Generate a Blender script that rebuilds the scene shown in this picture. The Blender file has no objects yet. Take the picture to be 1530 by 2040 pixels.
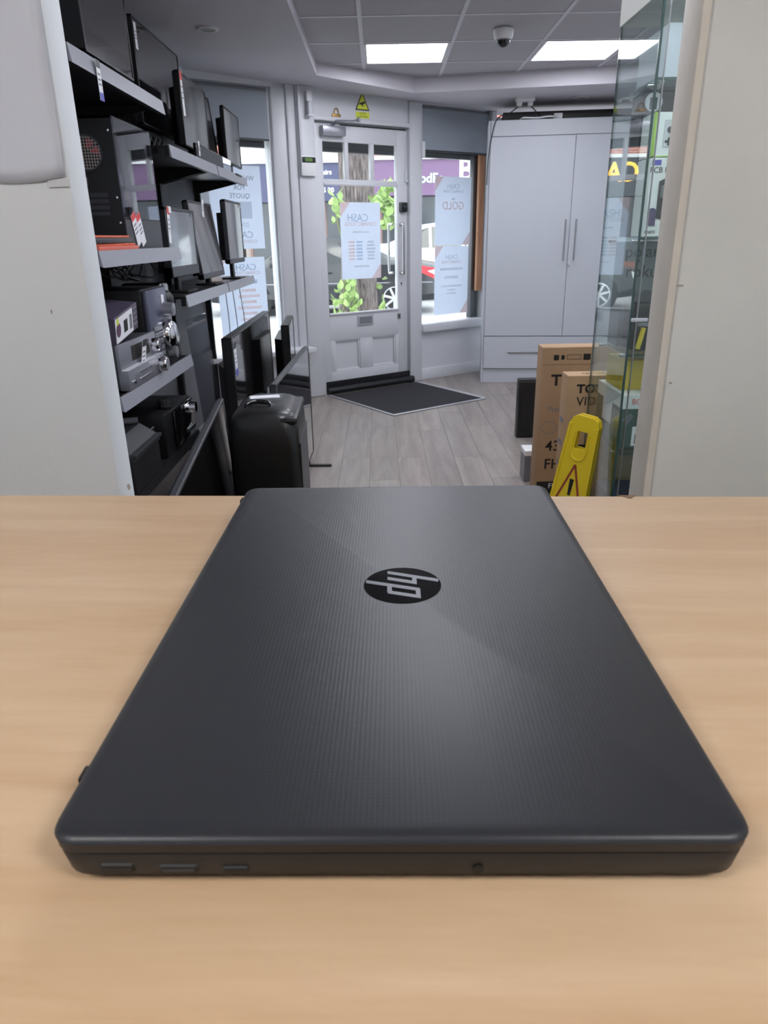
import bpy, bmesh, math, random
from mathutils import Matrix, Vector
random.seed(7)
C = bpy.context.scene.collection
PI = math.pi
def R(d): return math.radians(d)
def srgb(r, g, b):
    f = lambda v: (v/255/12.92) if v/255 <= .04045 else ((v/255+.055)/1.055)**2.4
    return (f(r), f(g), f(b), 1)

# ------------------------------------------------------------------ camera
TH, RO = R(21.24), R(1.0)
fw = Vector((0, math.cos(TH), -math.sin(TH))); up = Vector((0, math.sin(TH), math.cos(TH))); rt = Vector((1, 0, 0))
cx = rt*math.cos(RO) - up*math.sin(RO); cy = rt*math.sin(RO) + up*math.cos(RO)
cam = bpy.data.cameras.new('camera'); camo = bpy.data.objects.new('camera', cam); C.objects.link(camo)
mw = Matrix((cx, cy, -fw)).transposed().to_4x4(); mw.translation = (0, 0, 1.30); camo.matrix_world = mw
cam.sensor_fit = 'VERTICAL'; cam.sensor_height = 36; cam.lens = 1410*36/2040; cam.clip_start = .02; cam.clip_end = 300
cam.dof.use_dof = True; cam.dof.focus_distance = .80; cam.dof.aperture_fstop = 24
sc = bpy.context.scene; sc.camera = camo
# ------------------------------------------------------------------ light and exposure
w = bpy.data.worlds.new('overcast_sky'); sc.world = w; w.use_nodes = True
bg = w.node_tree.nodes['Background']; bg.inputs[0].default_value = (.86, .93, 1, 1); bg.inputs[1].default_value = 2.2
sun = bpy.data.lights.new('sun', 'SUN'); sun.energy = .8; sun.angle = R(25); sun.color = (1, .97, .93)
suno = bpy.data.objects.new('sun', sun); C.objects.link(suno); suno.rotation_euler = (R(38), R(12), 0)
sc.view_settings.view_transform = 'Standard'; sc.view_settings.look = 'None'
sc.view_settings.gamma = 1; sc.view_settings.use_curve_mapping = False; sc.view_settings.exposure = 1.0
sc.cycles.max_bounces = 9; sc.cycles.diffuse_bounces = 4; sc.cycles.glossy_bounces = 4; sc.cycles.transparent_max_bounces = 16
PANEL_SHOP = 9.0      # LED ceiling panels of the shop floor
PANEL_STAFF = 14.0     # LED ceiling panels behind the counter

# ------------------------------------------------------------------ materials
MATS = {}
def mat(name, col, rough=.5, metal=0, noise=0, nscale=20, bump=0, bscale=200, coat=0, spec=.5, emit=None, estr=0, stretch=(1,1,1), trans=0, rand=0):
    if name in MATS: return MATS[name]
    m = bpy.data.materials.new(name); m.use_nodes = True; nt = m.node_tree; N = nt.nodes; L = nt.links
    p = N['Principled BSDF']
    c = srgb(*col)
    p.inputs['Base Color'].default_value = c; p.inputs['Roughness'].default_value = rough; p.inputs['Metallic'].default_value = metal
    p.inputs['Coat Weight'].default_value = coat; p.inputs['Coat Roughness'].default_value = .05; p.inputs['Specular IOR Level'].default_value = spec
    p.inputs['Transmission Weight'].default_value = trans
    tc = N.new('ShaderNodeTexCoord'); mp = N.new('ShaderNodeMapping'); mp.inputs['Scale'].default_value = stretch
    L.new(tc.outputs['Object'], mp.inputs['Vector'])
    last = None
    n = N.new('ShaderNodeTexNoise'); n.inputs['Scale'].default_value = nscale; n.inputs['Detail'].default_value = 5
    L.new(mp.outputs['Vector'], n.inputs['Vector'])
    mx = N.new('ShaderNodeMix'); mx.data_type = 'RGBA'
    a = max(noise, .02)
    mx.inputs[6].default_value = tuple(min(1, v*(1-a)) for v in c[:3])+(1,)
    mx.inputs[7].default_value = tuple(min(1, v*(1+a)) for v in c[:3])+(1,)
    L.new(n.outputs['Fac'], mx.inputs[0]); last = mx.outputs[2]
    if rand:
        oi = N.new('ShaderNodeObjectInfo'); hv = N.new('ShaderNodeHueSaturation')
        mr = N.new('ShaderNodeMapRange'); mr.inputs[3].default_value = 1-rand; mr.inputs[4].default_value = 1+rand
        L.new(oi.outputs['Random'], mr.inputs[0]); L.new(mr.outputs[0], hv.inputs['Value']); L.new(last, hv.inputs['Color']); last = hv.outputs['Color']
    L.new(last, p.inputs['Base Color'])
    if bump:
        b = N.new('ShaderNodeTexNoise'); b.inputs['Scale'].default_value = bscale; b.inputs['Detail'].default_value = 3
        L.new(mp.outputs['Vector'], b.inputs['Vector'])
        bn = N.new('ShaderNodeBump'); bn.inputs['Strength'].default_value = bump; bn.inputs['Distance'].default_value = .002
        L.new(b.outputs['Fac'], bn.inputs['Height']); L.new(bn.outputs['Normal'], p.inputs['Normal'])
    if emit:
        p.inputs['Emission Color'].default_value = emit+(1,) if len(emit) == 3 else emit; p.inputs['Emission Strength'].default_value = estr
    MATS[name] = m; return m
def glass(name, tint=(1,1,1), f0=.04, rough=0.0):
    m = bpy.data.materials.new(name); m.use_nodes = True; nt = m.node_tree; N = nt.nodes; L = nt.links
    N.remove(N['Principled BSDF']); o = N['Material Output']
    t = N.new('ShaderNodeBsdfTransparent'); t.inputs[0].default_value = tint+(1,)
    g = N.new('ShaderNodeBsdfGlossy'); g.inputs['Roughness'].default_value = rough; g.inputs[0].default_value = (1,1,1,1)
    lw = N.new('ShaderNodeLayerWeight'); lw.inputs[0].default_value = .5
    pw = N.new('ShaderNodeMath'); pw.operation = 'POWER'; pw.inputs[1].default_value = 5; L.new(lw.outputs['Facing'], pw.inputs[0])
    mr = N.new('ShaderNodeMapRange'); mr.inputs[3].default_value = f0; mr.inputs[4].default_value = 1; L.new(pw.outputs[0], mr.inputs[0])
    mx = N.new('ShaderNodeMixShader'); L.new(mr.outputs[0], mx.inputs[0]); L.new(t.outputs[0], mx.inputs[1]); L.new(g.outputs[0], mx.inputs[2])
    L.new(mx.outputs[0], o.inputs['Surface']); MATS[name] = m; return m
def translucent(name, col, k=.6):
    m = bpy.data.materials.new(name); m.use_nodes = True; nt = m.node_tree; N = nt.nodes; L = nt.links
    N.remove(N['Principled BSDF']); o = N['Material Output']
    d = N.new('ShaderNodeBsdfDiffuse'); t = N.new('ShaderNodeBsdfTranslucent'); c = srgb(*col)
    n = N.new('ShaderNodeTexNoise'); n.inputs['Scale'].default_value = 6
    mc = N.new('ShaderNodeMix'); mc.data_type = 'RGBA'; mc.inputs[6].default_value = tuple(v*.94 for v in c[:3])+(1,); mc.inputs[7].default_value = c
    L.new(n.outputs['Fac'], mc.inputs[0]); L.new(mc.outputs[2], d.inputs[0]); L.new(mc.outputs[2], t.inputs[0])
    mx = N.new('ShaderNodeMixShader'); mx.inputs[0].default_value = k; L.new(d.outputs[0], mx.inputs[1]); L.new(t.outputs[0], mx.inputs[2])
    L.new(mx.outputs[0], o.inputs['Surface']); MATS[name] = m; return m
def emitter(name, col, strength):
    m = bpy.data.materials.new(name); m.use_nodes = True; nt = m.node_tree; N = nt.nodes
    N.remove(N['Principled BSDF']); e = N.new('ShaderNodeEmission'); e.inputs[0].default_value = col+(1,); e.inputs[1].default_value = strength
    nt.links.new(e.outputs[0], N['Material Output'].inputs['Surface']); MATS[name] = m; return m
def wave_mat(name, base, dark, rough, scale, dist, stretch, fac=1.0, bump=0, rand=0, coat=0):
    """wood: long stretched noise bands"""
    m = bpy.data.materials.new(name); m.use_nodes = True; nt = m.node_tree; N = nt.nodes; L = nt.links; p = N['Principled BSDF']
    tc = N.new('ShaderNodeTexCoord'); mp = N.new('ShaderNodeMapping'); mp.inputs['Scale'].default_value = stretch
    vec = tc.outputs['Object']
    if rand:
        oi = N.new('ShaderNodeObjectInfo'); va = N.new('ShaderNodeVectorMath'); va.operation = 'ADD'; cb = N.new('ShaderNodeCombineXYZ')
        mm = N.new('ShaderNodeMath'); mm.operation = 'MULTIPLY'; mm.inputs[1].default_value = 37
        L.new(oi.outputs['Random'], mm.inputs[0]); L.new(mm.outputs[0], cb.inputs[0]); L.new(mm.outputs[0], cb.inputs[1])
        L.new(vec, va.inputs[0]); L.new(cb.outputs[0], va.inputs[1]); vec = va.outputs[0]
    L.new(vec, mp.inputs['Vector'])
    n = N.new('ShaderNodeTexNoise'); n.inputs['Scale'].default_value = scale; n.inputs['Detail'].default_value = 6; n.inputs['Distortion'].default_value = dist
    L.new(mp.outputs[0], n.inputs['Vector'])
    n2 = N.new('ShaderNodeTexNoise'); n2.inputs['Scale'].default_value = scale*9; n2.inputs['Detail'].default_value = 3; L.new(mp.outputs[0], n2.inputs['Vector'])
    ad = N.new('ShaderNodeMath'); ad.operation = 'MULTIPLY_ADD'; ad.inputs[1].default_value = .35; L.new(n2.outputs['Fac'], ad.inputs[0]); L.new(n.outputs['Fac'], ad.inputs[2])
    cr = N.new('ShaderNodeMapRange'); cr.inputs[1].default_value = .42; cr.inputs[2].default_value = .95; L.new(ad.outputs[0], cr.inputs[0])
    mx = N.new('ShaderNodeMix'); mx.data_type = 'RGBA'; mx.inputs[6].default_value = srgb(*dark); mx.inputs[7].default_value = srgb(*base)
    L.new(cr.outputs[0], mx.inputs[0]); last = mx.outputs[2]
    if rand:
        hv = N.new('ShaderNodeHueSaturation'); mr = N.new('ShaderNodeMapRange'); mr.inputs[3].default_value = 1-rand; mr.inputs[4].default_value = 1+rand
        L.new(oi.outputs['Random'], mr.inputs[0]); L.new(mr.outputs[0], hv.inputs['Value']); L.new(last, hv.inputs['Color']); last = hv.outputs['Color']
    L.new(last, p.inputs['Base Color']); p.inputs['Roughness'].default_value = rough; p.inputs['Coat Weight'].default_value = coat
    if bump:
        bn = N.new('ShaderNodeBump'); bn.inputs['Strength'].default_value = bump; bn.inputs['Distance'].default_value = .001
        L.new(ad.outputs[0], bn.inputs['Height']); L.new(bn.outputs['Normal'], p.inputs['Normal'])
    MATS[name] = m; return m

PAINT = mat('white_gloss_paint', (206,207,212), .38, noise=.05, nscale=3, bump=.08, bscale=40)
WALL = mat('wall_emulsion', (222,226,230), .75, noise=.06, nscale=2.5, bump=.35, bscale=55)
WALLR = mat('wall_emulsion_scuffed', (220,221,219), .75, noise=.14, nscale=4, bump=.5, bscale=40)
SOFF = mat('soffit_emulsion', (196,193,200), .8, noise=.03, nscale=2, bump=.1, bscale=60)
TILE = mat('mineral_fibre_tile', (178,175,180), .95, noise=.10, nscale=350, bump=.5, bscale=400)
GRID = mat('white_enamel_grid', (206,204,210), .5)
BLACK = mat('black_plastic', (18,18,20), .42, noise=.1, nscale=60)
GLOSSB = mat('gloss_black_plastic', (10,10,12), .12, coat=.6)
SCREEN = mat('glossy_screen', (12,12,14), .07, spec=.8, noise=.02, coat=1.0)
SCREENM = mat('matte_screen', (52,52,56), .22, spec=1.0, noise=.02, coat=.6)
DGREY = mat('dark_grey_plastic', (52,53,58), .45, noise=.06, nscale=90)
GREYP = mat('grey_plastic', (112,113,120), .4, noise=.04, nscale=50)
SILVER = mat('silver_plastic', (150,150,158), .33, metal=.6, noise=.03)
CHROME = mat('chrome', (225,225,230), .1, metal=1)
STEEL = mat('brushed_steel', (170,170,172), .28, metal=1, noise=.05, nscale=80)
RAIL = mat('grey_price_rail', (150,152,160), .35, noise=.04)
SHELFM = mat('shelf_black_steel', (24,24,27), .4, noise=.06)
PANELM = mat('shelf_back_panel', (118,118,124), .6, noise=.05)
LAMIN = mat('grey_laminate', (190,193,201), .42, noise=.02, nscale=8)
WHITEP = mat('white_plastic', (226,226,228), .4, noise=.02)
CARD = mat('price_card', (232,232,236), .55, noise=.02)
RED = mat('red_print', (214,64,62), .5)
BLUEP = mat('blue_print', (84,84,178), .5)
ORANGEP = mat('orange_print', (224,120,72), .5)
INK = mat('black_ink', (28,26,25), .6)
GINK = mat('grey_ink', (120,122,128), .6)
KRAFT = mat('kraft_cardboard', (172,140,108), .8, noise=.08, nscale=9, bump=.2, bscale=90)
KRAFT2 = mat('worn_kraft_cardboard', (178,146,112), .8, noise=.10, nscale=12, bump=.25, bscale=70)
YELLOW = mat('yellow_plastic', (232,204,44), .38, noise=.05, nscale=14)
YELLOWS = mat('yellow_sticker', (214,222,70), .5)
GLASS = glass('clear_glass', (.97,.99,.98))
GLASSC = glass('cabinet_glass', (.93,.97,.96), .05)
GEDGE = mat('green_glass_edge', (34,62,58), .15, spec=.8)
LEDM = emitter('led_diffuser', (.90,.92,1), PANEL_SHOP)
LEDS = emitter('led_diffuser_staff', (1,.985,.97), PANEL_STAFF)
def bark():
    m = bpy.data.materials.new('tree_bark'); m.use_nodes = True; nt = m.node_tree; N = nt.nodes; L = nt.links; p = N['Principled BSDF']
    tc = N.new('ShaderNodeTexCoord'); mp = N.new('ShaderNodeMapping'); mp.inputs['Scale'].default_value = (1,1,.16); L.new(tc.outputs['Object'], mp.inputs[0])
    n = N.new('ShaderNodeTexNoise'); n.inputs['Scale'].default_value = 34; n.inputs['Detail'].default_value = 6; n.inputs['Roughness'].default_value = .7; L.new(mp.outputs[0], n.inputs['Vector'])
    mr = N.new('ShaderNodeMapRange'); mr.inputs[1].default_value = .38; mr.inputs[2].default_value = .62; L.new(n.outputs['Fac'], mr.inputs[0])
    mx = N.new('ShaderNodeMix'); mx.data_type = 'RGBA'; mx.inputs[6].default_value = srgb(58,50,52); mx.inputs[7].default_value = srgb(134,122,120); L.new(mr.outputs[0], mx.inputs[0]); L.new(mx.outputs[2], p.inputs['Base Color'])
    b = N.new('ShaderNodeBump'); b.inputs['Strength'].default_value = .8; b.inputs['Distance'].default_value = .02; L.new(mr.outputs[0], b.inputs['Height']); L.new(b.outputs[0], p.inputs['Normal']); p.inputs['Roughness'].default_value = .95
    MATS['tree_bark'] = m; return m
BARK = bark()
LEAF = mat('leaf_green', (138,166,96), .5, noise=.3, nscale=14, rand=.25)
POSTER = translucent('poster_paper', (226,232,242), .55)

# ------------------------------------------------------------------ mesh helpers
class MB:
    def __init__(s): s.v = []; s.f = []
    def add(s, vs, fs, M=None):
        o = len(s.v)
        for p in vs:
            p = Vector(p); s.v.append(tuple(M @ p) if M else tuple(p))
        s.f += [tuple(i+o for i in f) for f in fs]; return s
    def box(s, x0, x1, y0, y1, z0, z1, M=None):
        vs = [(x,y,z) for z in (z0,z1) for y in (y0,y1) for x in (x0,x1)]
        return s.add(vs, [(0,2,3,1),(4,5,7,6),(0,1,5,4),(2,6,7,3),(0,4,6,2),(1,3,7,5)], M)
    def bev(s, x0, x1, y0, y1, z0, z1, r=.005, seg=2, M=None):
        bm = bmesh.new(); bmesh.ops.create_cube(bm, size=1)
        for v in bm.verts:
            v.co = Vector(((x0+x1)/2+v.co.x*(x1-x0), (y0+y1)/2+v.co.y*(y1-y0), (z0+z1)/2+v.co.z*(z1-z0)))
        bmesh.ops.bevel(bm, geom=bm.edges[:], offset=r, segments=seg, profile=.5, affect='EDGES', clamp_overlap=True)
        bm.verts.index_update()
        s.add([v.co.copy() for v in bm.verts], [[v.index for v in f.verts] for f in bm.faces], M); bm.free(); return s
    def prism(s, pts, a, b, M=None, axis='z'):
        n = len(pts)
        def mk(p, h): return {'z': (p[0],p[1],h), 'y': (p[0],h,p[1]), 'x': (h,p[0],p[1])}[axis]
        vs = [mk(p,a) for p in pts]+[mk(p,b) for p in pts]
        fs = [tuple(range(n-1,-1,-1)), tuple(range(n,2*n))]+[(i,(i+1)%n,n+(i+1)%n,n+i) for i in range(n)]
        return s.add(vs, fs, M)
    def cyl(s, p0, p1, r0, r1=None, n=16, M=None):
        r1 = r0 if r1 is None else r1; p0, p1 = Vector(p0), Vector(p1); d = (p1-p0).normalized()
        a = d.orthogonal().normalized(); b = d.cross(a)
        vs = []
        for p, r in ((p0,r0),(p1,r1)):
            vs += [p+(a*math.cos(2*PI*i/n)+b*math.sin(2*PI*i/n))*r for i in range(n)]
        return s.add(vs, [tuple(range(n-1,-1,-1)), tuple(range(n,2*n))]+[(i,(i+1)%n,n+(i+1)%n,n+i) for i in range(n)], M)
    def lathe(s, prof, n=24, M=None, ring=False):
        if ring: prof = list(prof)+[prof[0]]
        vs = []; fs = []
        for r, z in prof: vs += [(r*math.cos(2*PI*i/n), r*math.sin(2*PI*i/n), z) for i in range(n)]
        for k in range(len(prof)-1):
            for i in range(n):
                j = (i+1)%n; fs.append((k*n+i,k*n+j,(k+1)*n+j,(k+1)*n+i))
        if not ring: fs.append(tuple(range(n-1,-1,-1))); q = (len(prof)-1)*n; fs.append(tuple(range(q,q+n)))
        return s.add(vs, fs, M)
    def tube(s, pts, r, n=6, M=None, sub=6):
        P = [Vector(p) for p in pts]; Q = []
        if sub > 1 and len(P) > 2:
            E = [P[0]*2-P[1]]+P+[P[-1]*2-P[-2]]
            for i in range(1, len(E)-2):
                for k in range(sub):
                    t = k/sub; a,b,c,d = E[i-1],E[i],E[i+1],E[i+2]
                    Q.append(.5*((2*b)+(c-a)*t+(2*a-5*b+4*c-d)*t*t+(3*b-a-3*c+d)*t**3))
            Q.append(P[-1])
        else: Q = P
        vs = []; fs = []; pa = None
        for i, p in enumerate(Q):
            d = (Q[min(i+1,len(Q)-1)]-Q[max(i-1,0)]).normalized()
            if pa is None: pa = d.orthogonal().normalized()
            pa = (pa-d*pa.dot(d)).normalized(); b = d.cross(pa)
            vs += [p+(pa*math.cos(2*PI*k/n)+b*math.sin(2*PI*k/n))*r for k in range(n)]
        for i in range(len(Q)-1):
            for k in range(n):
                j = (k+1)%n; fs.append((i*n+k,i*n+j,(i+1)*n+j,(i+1)*n+k))
        fs.append(tuple(range(n-1,-1,-1))); q = (len(Q)-1)*n; fs.append(tuple(range(q,q+n)))
        return s.add(vs, fs, M)
    def mesh(s, name, smooth=None):
        me = bpy.data.meshes.new(name); me.from_pydata(s.v, [], s.f)
        bm = bmesh.new(); bm.from_mesh(me); bmesh.ops.recalc_face_normals(bm, faces=bm.faces[:]); bm.to_mesh(me); bm.free()
        if smooth:
            me.shade_smooth(); me.set_sharp_from_angle(angle=R(smooth))
        me.update(); return me
    def build(s, name, m, parent=None, M=None, smooth=None):
        o = bpy.data.objects.new(name, s.mesh(name, smooth)); o.data.materials.append(m); C.objects.link(o)
        if M is not None: o.matrix_local = M
        if parent is not None: o.parent = parent
        return o
def box(*a): return MB().box(*a)
def bev(*a, **k): return MB().bev(*a, **k)
def T(x, y, z): return Matrix.Translation((x,y,z))
def RZ(d): return Matrix.Rotation(R(d), 4, 'Z')
def RX(d): return Matrix.Rotation(R(d), 4, 'X')
def RY(d): return Matrix.Rotation(R(d), 4, 'Y')
def tag(o, label, cat, group=None):
    o['label'] = label; o['category'] = cat
    if group: o['group'] = group
    return o
def thing(name, label, cat, M=None, group=None):
    o = bpy.data.objects.new(name, None); C.objects.link(o); o.empty_display_size = .05
    if M is not None: o.matrix_world = M
    return tag(o, label, cat, group)
def struct(name, mb, m, M=None, smooth=None, label=None):
    o = mb.build(name, m, None, M, smooth); o['kind'] = 'structure'
    if label: o['label'] = label
    return o
def text(name, body, size, m, parent, M, mirror=False, ext=.0004, align='CENTER', sx=1.0, bold=0):
    cu = bpy.data.curves.new(name, 'FONT'); cu.body = body; cu.size = size; cu.align_x = align; cu.align_y = 'CENTER'; cu.extrude = ext; cu.resolution_u = 3; cu.offset = bold*size
    ob = bpy.data.objects.new(name+'_tmp', cu)
    me = bpy.data.meshes.new_from_object(ob); bpy.data.objects.remove(ob); bpy.data.curves.remove(cu)
    S = Matrix.Diagonal(((-1 if mirror else 1)*sx, 1, 1, 1)); me.transform(S)
    if mirror: me.flip_normals()
    me.materials.clear(); me.materials.append(m); me.name = name
    o = bpy.data.objects.new(name, me); C.objects.link(o); o.matrix_local = M
    if parent is not None: o.parent = parent
    return o
UP = RX(90)       # lays flat text upright, facing -y
def copy_tree(o, parent=None):
    c = o.copy(); C.objects.link(c); c.parent = parent
    for ch in o.children: copy_tree(ch, c)
    return c

# ================================================================== THE ROOM
# floor with planks (running away from the counter)
floor = struct('floor', MB().prism([(-2.3,-2.3),(2.6,-2.3),(2.6,8.42),(-2.3,4.99)], -.06, -.003), mat('floor_screed', (70,66,64), .9))
PLANK = wave_mat('grey_oak_plank', (158,149,143), (122,113,107), .36, 3.2, .6, (5.5,.55,1), bump=.05, rand=.10)
def clip(poly, a, b):         # keep Y <= a + b X
    out = []
    for i, p in enumerate(poly):
        q = poly[(i+1)%len(poly)]; fp = p[1]-a-b*p[0]; fq = q[1]-a-b*q[0]
        if fp <= 0: out.append(p)
        if fp*fq < 0:
            t = fp/(fp-fq); out.append((p[0]+(q[0]-p[0])*t, p[1]+(q[1]-p[1])*t))
    return out
PW, PLN = .175, 1.22
for i in range(-9, 13):
    x0 = .095+i*PW; off = [4.29, 4.95, 4.29, 3.85][i % 4] + (.0 if i % 2 else .0)
    for k in range(-2, 4):
        y0 = off+k*PLN; poly = [(x0+.0008,y0+.0008),(x0+PW-.0008,y0+.0008),(x0+PW-.0008,y0+PLN-.0008),(x0+.0008,y0+PLN-.0008)]
        poly = clip(poly, 6.63, .7)
        if len(poly) >= 3 and y0 > 1.6:
            cx_, cy_ = poly[0]; MB().prism([(p[0]-cx_, p[1]-cy_) for p in poly], -.003, 0).build('plank', PLANK, floor, T(cx_, cy_, 0))
# shell
struct('wall_left', box(-1.44,-1.34,1.33,5.75,0,2.5), WALL)
struct('wall_right', box(2.4,2.5,1.33,8.3,0,2.5), WALL)
struct('wall_staff_left', box(-2.3,-2.2,-2.3,1.33,0,2.5), WALL)
struct('wall_staff_right', box(2.2,2.3,-2.3,1.33,0,2.5), WALL)
struct('wall_back', box(-2.3,2.3,-2.3,-2.2,0,2.5), WALL)
struct('wall_partition_left', MB().bev(-2.2,-.493,1.25,1.325,0,2.47,.004), WALL, smooth=40)
struct('wall_partition_right', MB().bev(.503,2.2,1.25,1.335,0,2.47,.008), WALLR, smooth=40)
struct('trim_1', MB().bev(.490,.5035,1.256,1.332,0,2.2,.002), mat('worn_reveal_board', (216,210,200), .6, noise=.12, nscale=18, bump=.4, bscale=30), smooth=40)
CHIP = mat('plaster_chip', (170,165,158), .9)
for par, x, z, a, b in (('wall_partition_left',-.475,.873,.003,.006),('wall_partition_right',.507,1.215,.006,.0018),('wall_partition_right',.512,1.05,.003,.002),('wall_partition_left',-.56,1.19,.0015,.004)):
    MB().prism([(a*math.cos(q*PI/4)*(1+.3*math.sin(q*2.3)), b*math.sin(q*PI/4)) for q in range(8)], -.0006, .0004, axis='y').build('plaster_chip', CHIP, bpy.data.objects[par], T(x,1.25,z))
struct('wall_lintel', box(-.493,.503,1.25,1.33,2.2,2.47), WALL)
ceil = struct('ceiling', MB().prism([(-2.3,-2.3),(2.6,-2.3),(2.6,8.5),(-2.3,5.1)], 2.50, 2.56), SOFF)
# staff-side flat ceiling and light panels over the counter
GX, GY, GP = -.09, 5.28, .58
led_cells = {(0,0),(2,0),(0,-3),(2,-3),(0,-6),(2,-6)}
tile_me = MB().bev(0,GP-.012,0,GP-.012,0,.012,.003,1).mesh('ceiling_tile')
for ix in range(-1, 4):
    for iy in range(-7, 3):
        x0 = GX+ix*GP; y0 = GY+iy*GP
        if (ix,iy) in led_cells or y0 < 1.3: continue
        t = bpy.data.objects.new('ceiling_tile', tile_me); C.objects.link(t); t.matrix_local = T(x0+.006,y0+.006,2.455); t.parent = ceil
tile_me.materials.append(TILE)
for ix in range(-1, 5):
    box(-.012,.012,0,5.6,0,.02).build('grid_bar', GRID, ceil, T(GX+ix*GP,1.34,2.451))
for iy in range(-6, 3):
    box(0,3.0,-.012,.012,0,.02).build('grid_bar', GRID, ceil, T(GX-GP,GY+iy*GP,2.4515))
def led_panel(x, y, z, label, m, s=GP):
    t = thing('ceiling_light', label, 'ceiling light', T(x,y,z), 'square LED ceiling panels')
    f = MB()
    for a in ((.012,.03,.012,s-.012),(s-.03,s-.012,.012,s-.012)): f.box(a[0],a[1],a[2],a[3],0,.02)
    f.box(.03,s-.03,.012,.03,0,.02); f.box(.03,s-.03,s-.03,s-.012,0,.02)
    f.build('frame', GRID, t)
    box(.03,s-.03,.03,s-.03,.004,.012).build('diffuser', m, t)
led_panel(GX, GY, 2.447, 'square LED ceiling panel between door and shop ceiling tiles, left one in view', LEDM)
led_panel(GX+2*GP, GY, 2.447, 'square LED ceiling panel nearest the glass display cabinet', LEDM)
led_panel(GX, GY-3*GP, 2.447, 'square LED ceiling panel in the middle of the shop, out of frame', LEDM)
led_panel(GX+2*GP, GY-3*GP, 2.447, 'square LED ceiling panel above the display cabinet, out of frame', LEDM)
led_panel(GX, GY-6*GP, 2.447, 'added square LED ceiling panel just beyond the partition opening, out of frame', LEDM)  # this unseen row is added to brighten the near shop
led_panel(GX+2*GP, GY-6*GP, 2.447, 'added square LED ceiling panel between partition and display cabinet, out of frame', LEDM)
for k, (x, y) in enumerate([(-1.3,-.9),(.7,-.9)]):
    led_panel(x, y, 2.47, ['square LED ceiling panel behind the counter on the left','square LED ceiling panel behind the counter on the right'][k], LEDS, .6)
# soffits (dropped plaster border)
sb = MB(); SV = [(-1.36,1.33,2.405),(-.44,1.33,2.40),(-.425,5.80,2.375),(-.62,6.25,2.375),(-1.36,5.72,2.405),(.29,6.36,2.347),(2.4,5.93,2.335),(2.4,8.3,2.34)]
sb.add(SV+[(x,y,2.5) for x,y,z in SV], [(0,1,2),(0,2,4),(4,2,3),(2,5,3),(3,5,7),(5,6,7),(0,8,9,1),(1,9,10,2),(2,10,13,5),(5,13,14,6),(6,14,15,7),(7,15,11,3),(3,11,12,4),(4,12,8,0),(8,10,9),(8,12,10),(10,12,11),(10,11,13),(11,15,13),(13,15,14)])
struct('soffit', sb, SOFF)
struct('trim_2', MB().bev(-.452,-.434,1.34,5.80,2.385,2.462,.006), GRID, smooth=40)

# ---------------- front wall of the shop (turned 35 degrees): local x along the wall, y outwards, z up
FA = math.degrees(math.atan(.7)); FM = T(0,6.6,0) @ RZ(FA)
wf = MB()
wf.box(.46,3.0,0,.14,0,.455)          # under right window
wf.box(-1.75,-.77,0,.14,0,.41)        # under left window
wf.box(-1.75,3.0,.0,.14,2.352,2.49)   # head over all
wf.box(-.605,.345,.0,.12,2.165,2.36)  # panel over door
struct('wall_front', wf, PAINT, FM)
struct('trim_3', MB().bev(-.775,-.612,-.03,.13,0,2.41,.012).bev(-.97,-.77,-.0,.12,.40,2.4,.02).bev(-.85,-.775,-.02,.05,.43,2.4,.012), PAINT, FM, smooth=40)   # left door post
struct('trim_4', MB().bev(.318,.462,-.02,.13,0,2.36,.01).bev(.318,.335,-.03,.0,0,2.3,.004), PAINT, FM, smooth=40)     # right door post
struct('trim_5', MB().bev(-.612,.335,-.022,.0,2.158,2.19,.004).box(-.60,.31,.065,.08,2.14,2.165), PAINT, FM, smooth=40)
struct('baseboard_front', MB().bev(.462,1.30,-.018,.002,0,.105,.004), PAINT, FM, smooth=40)
# windows
w1 = MB().bev(.455,1.32,-.05,.16,.455,.53,.008).bev(1.27,1.33,-.02,.14,.53,2.352,.006).box(.46,.475,.05,.12,.53,2.352)
win1 = struct('window_1', w1, PAINT, FM, smooth=40)
box(.475,1.27,.070,.076,.53,2.352).build('glass_pane', GLASS, win1)
DARKF = mat('dark_grey_aluminium', (44,46,56), .4)
MB().bev(1.16,1.225,.09,.15,.53,2.0,.004).box(1.225,1.25,.085,.2,.53,2.0).build('dark_mullion', DARKF, win1, smooth=40)
w2 = MB().bev(-1.75,-.765,-.16,.16,.405,.445,.008).box(-.985,-.965,.03,.12,.445,2.352)
win2 = struct('window_2', w2, PAINT, FM, smooth=40)
box(-1.75,-.985,.075,.081,.445,2.352).build('glass_pane', GLASS, win2)
BLIND = mat('grey_blind_fabric', (150,157,166), .8, noise=.04, nscale=200)
def blind(s0, s1, label):
    t = thing('roller_blind', label, 'roller blind', FM @ T(0,.02,0))
    box(s0,s1,0,.003,2.004,2.34).build('fabric', BLIND, t)
    MB().bev(s0,s1,-.004,.008,1.992,2.006,.003,1).build('bottom_bar', DGREY, t)
    MB().cyl((s0,.012,2.33),(s1,.012,2.33),.016).build('roller', GREYP, t, smooth=40)
blind(.465, 1.268, 'grey roller blind pulled down in the window beside the wardrobe')
blind(-1.7, -.99, 'grey roller blind behind the wall of monitors')
tm = wave_mat('rough_timber', (186,140,108), (150,104,76), .7, 5, 1.0, (6,6,.6), bump=.2)
tag(MB().bev(1.178,1.246,.03,.06,.79,2.0,.003).build('timber_batten', tm, None, FM, smooth=40), 'rough brown timber batten standing against the window beside the wardrobe', 'batten')
# outside shutter housing
tag(MB().bev(-1.8,3.0,.20,.42,1.985,2.35,.01).bev(-1.8,3.0,.19,.24,1.965,1.99,.004).build('shutter_housing', DARKF, None, FM, smooth=40), 'dark grey roller shutter housing outside above door and windows', 'shutter box')

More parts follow.
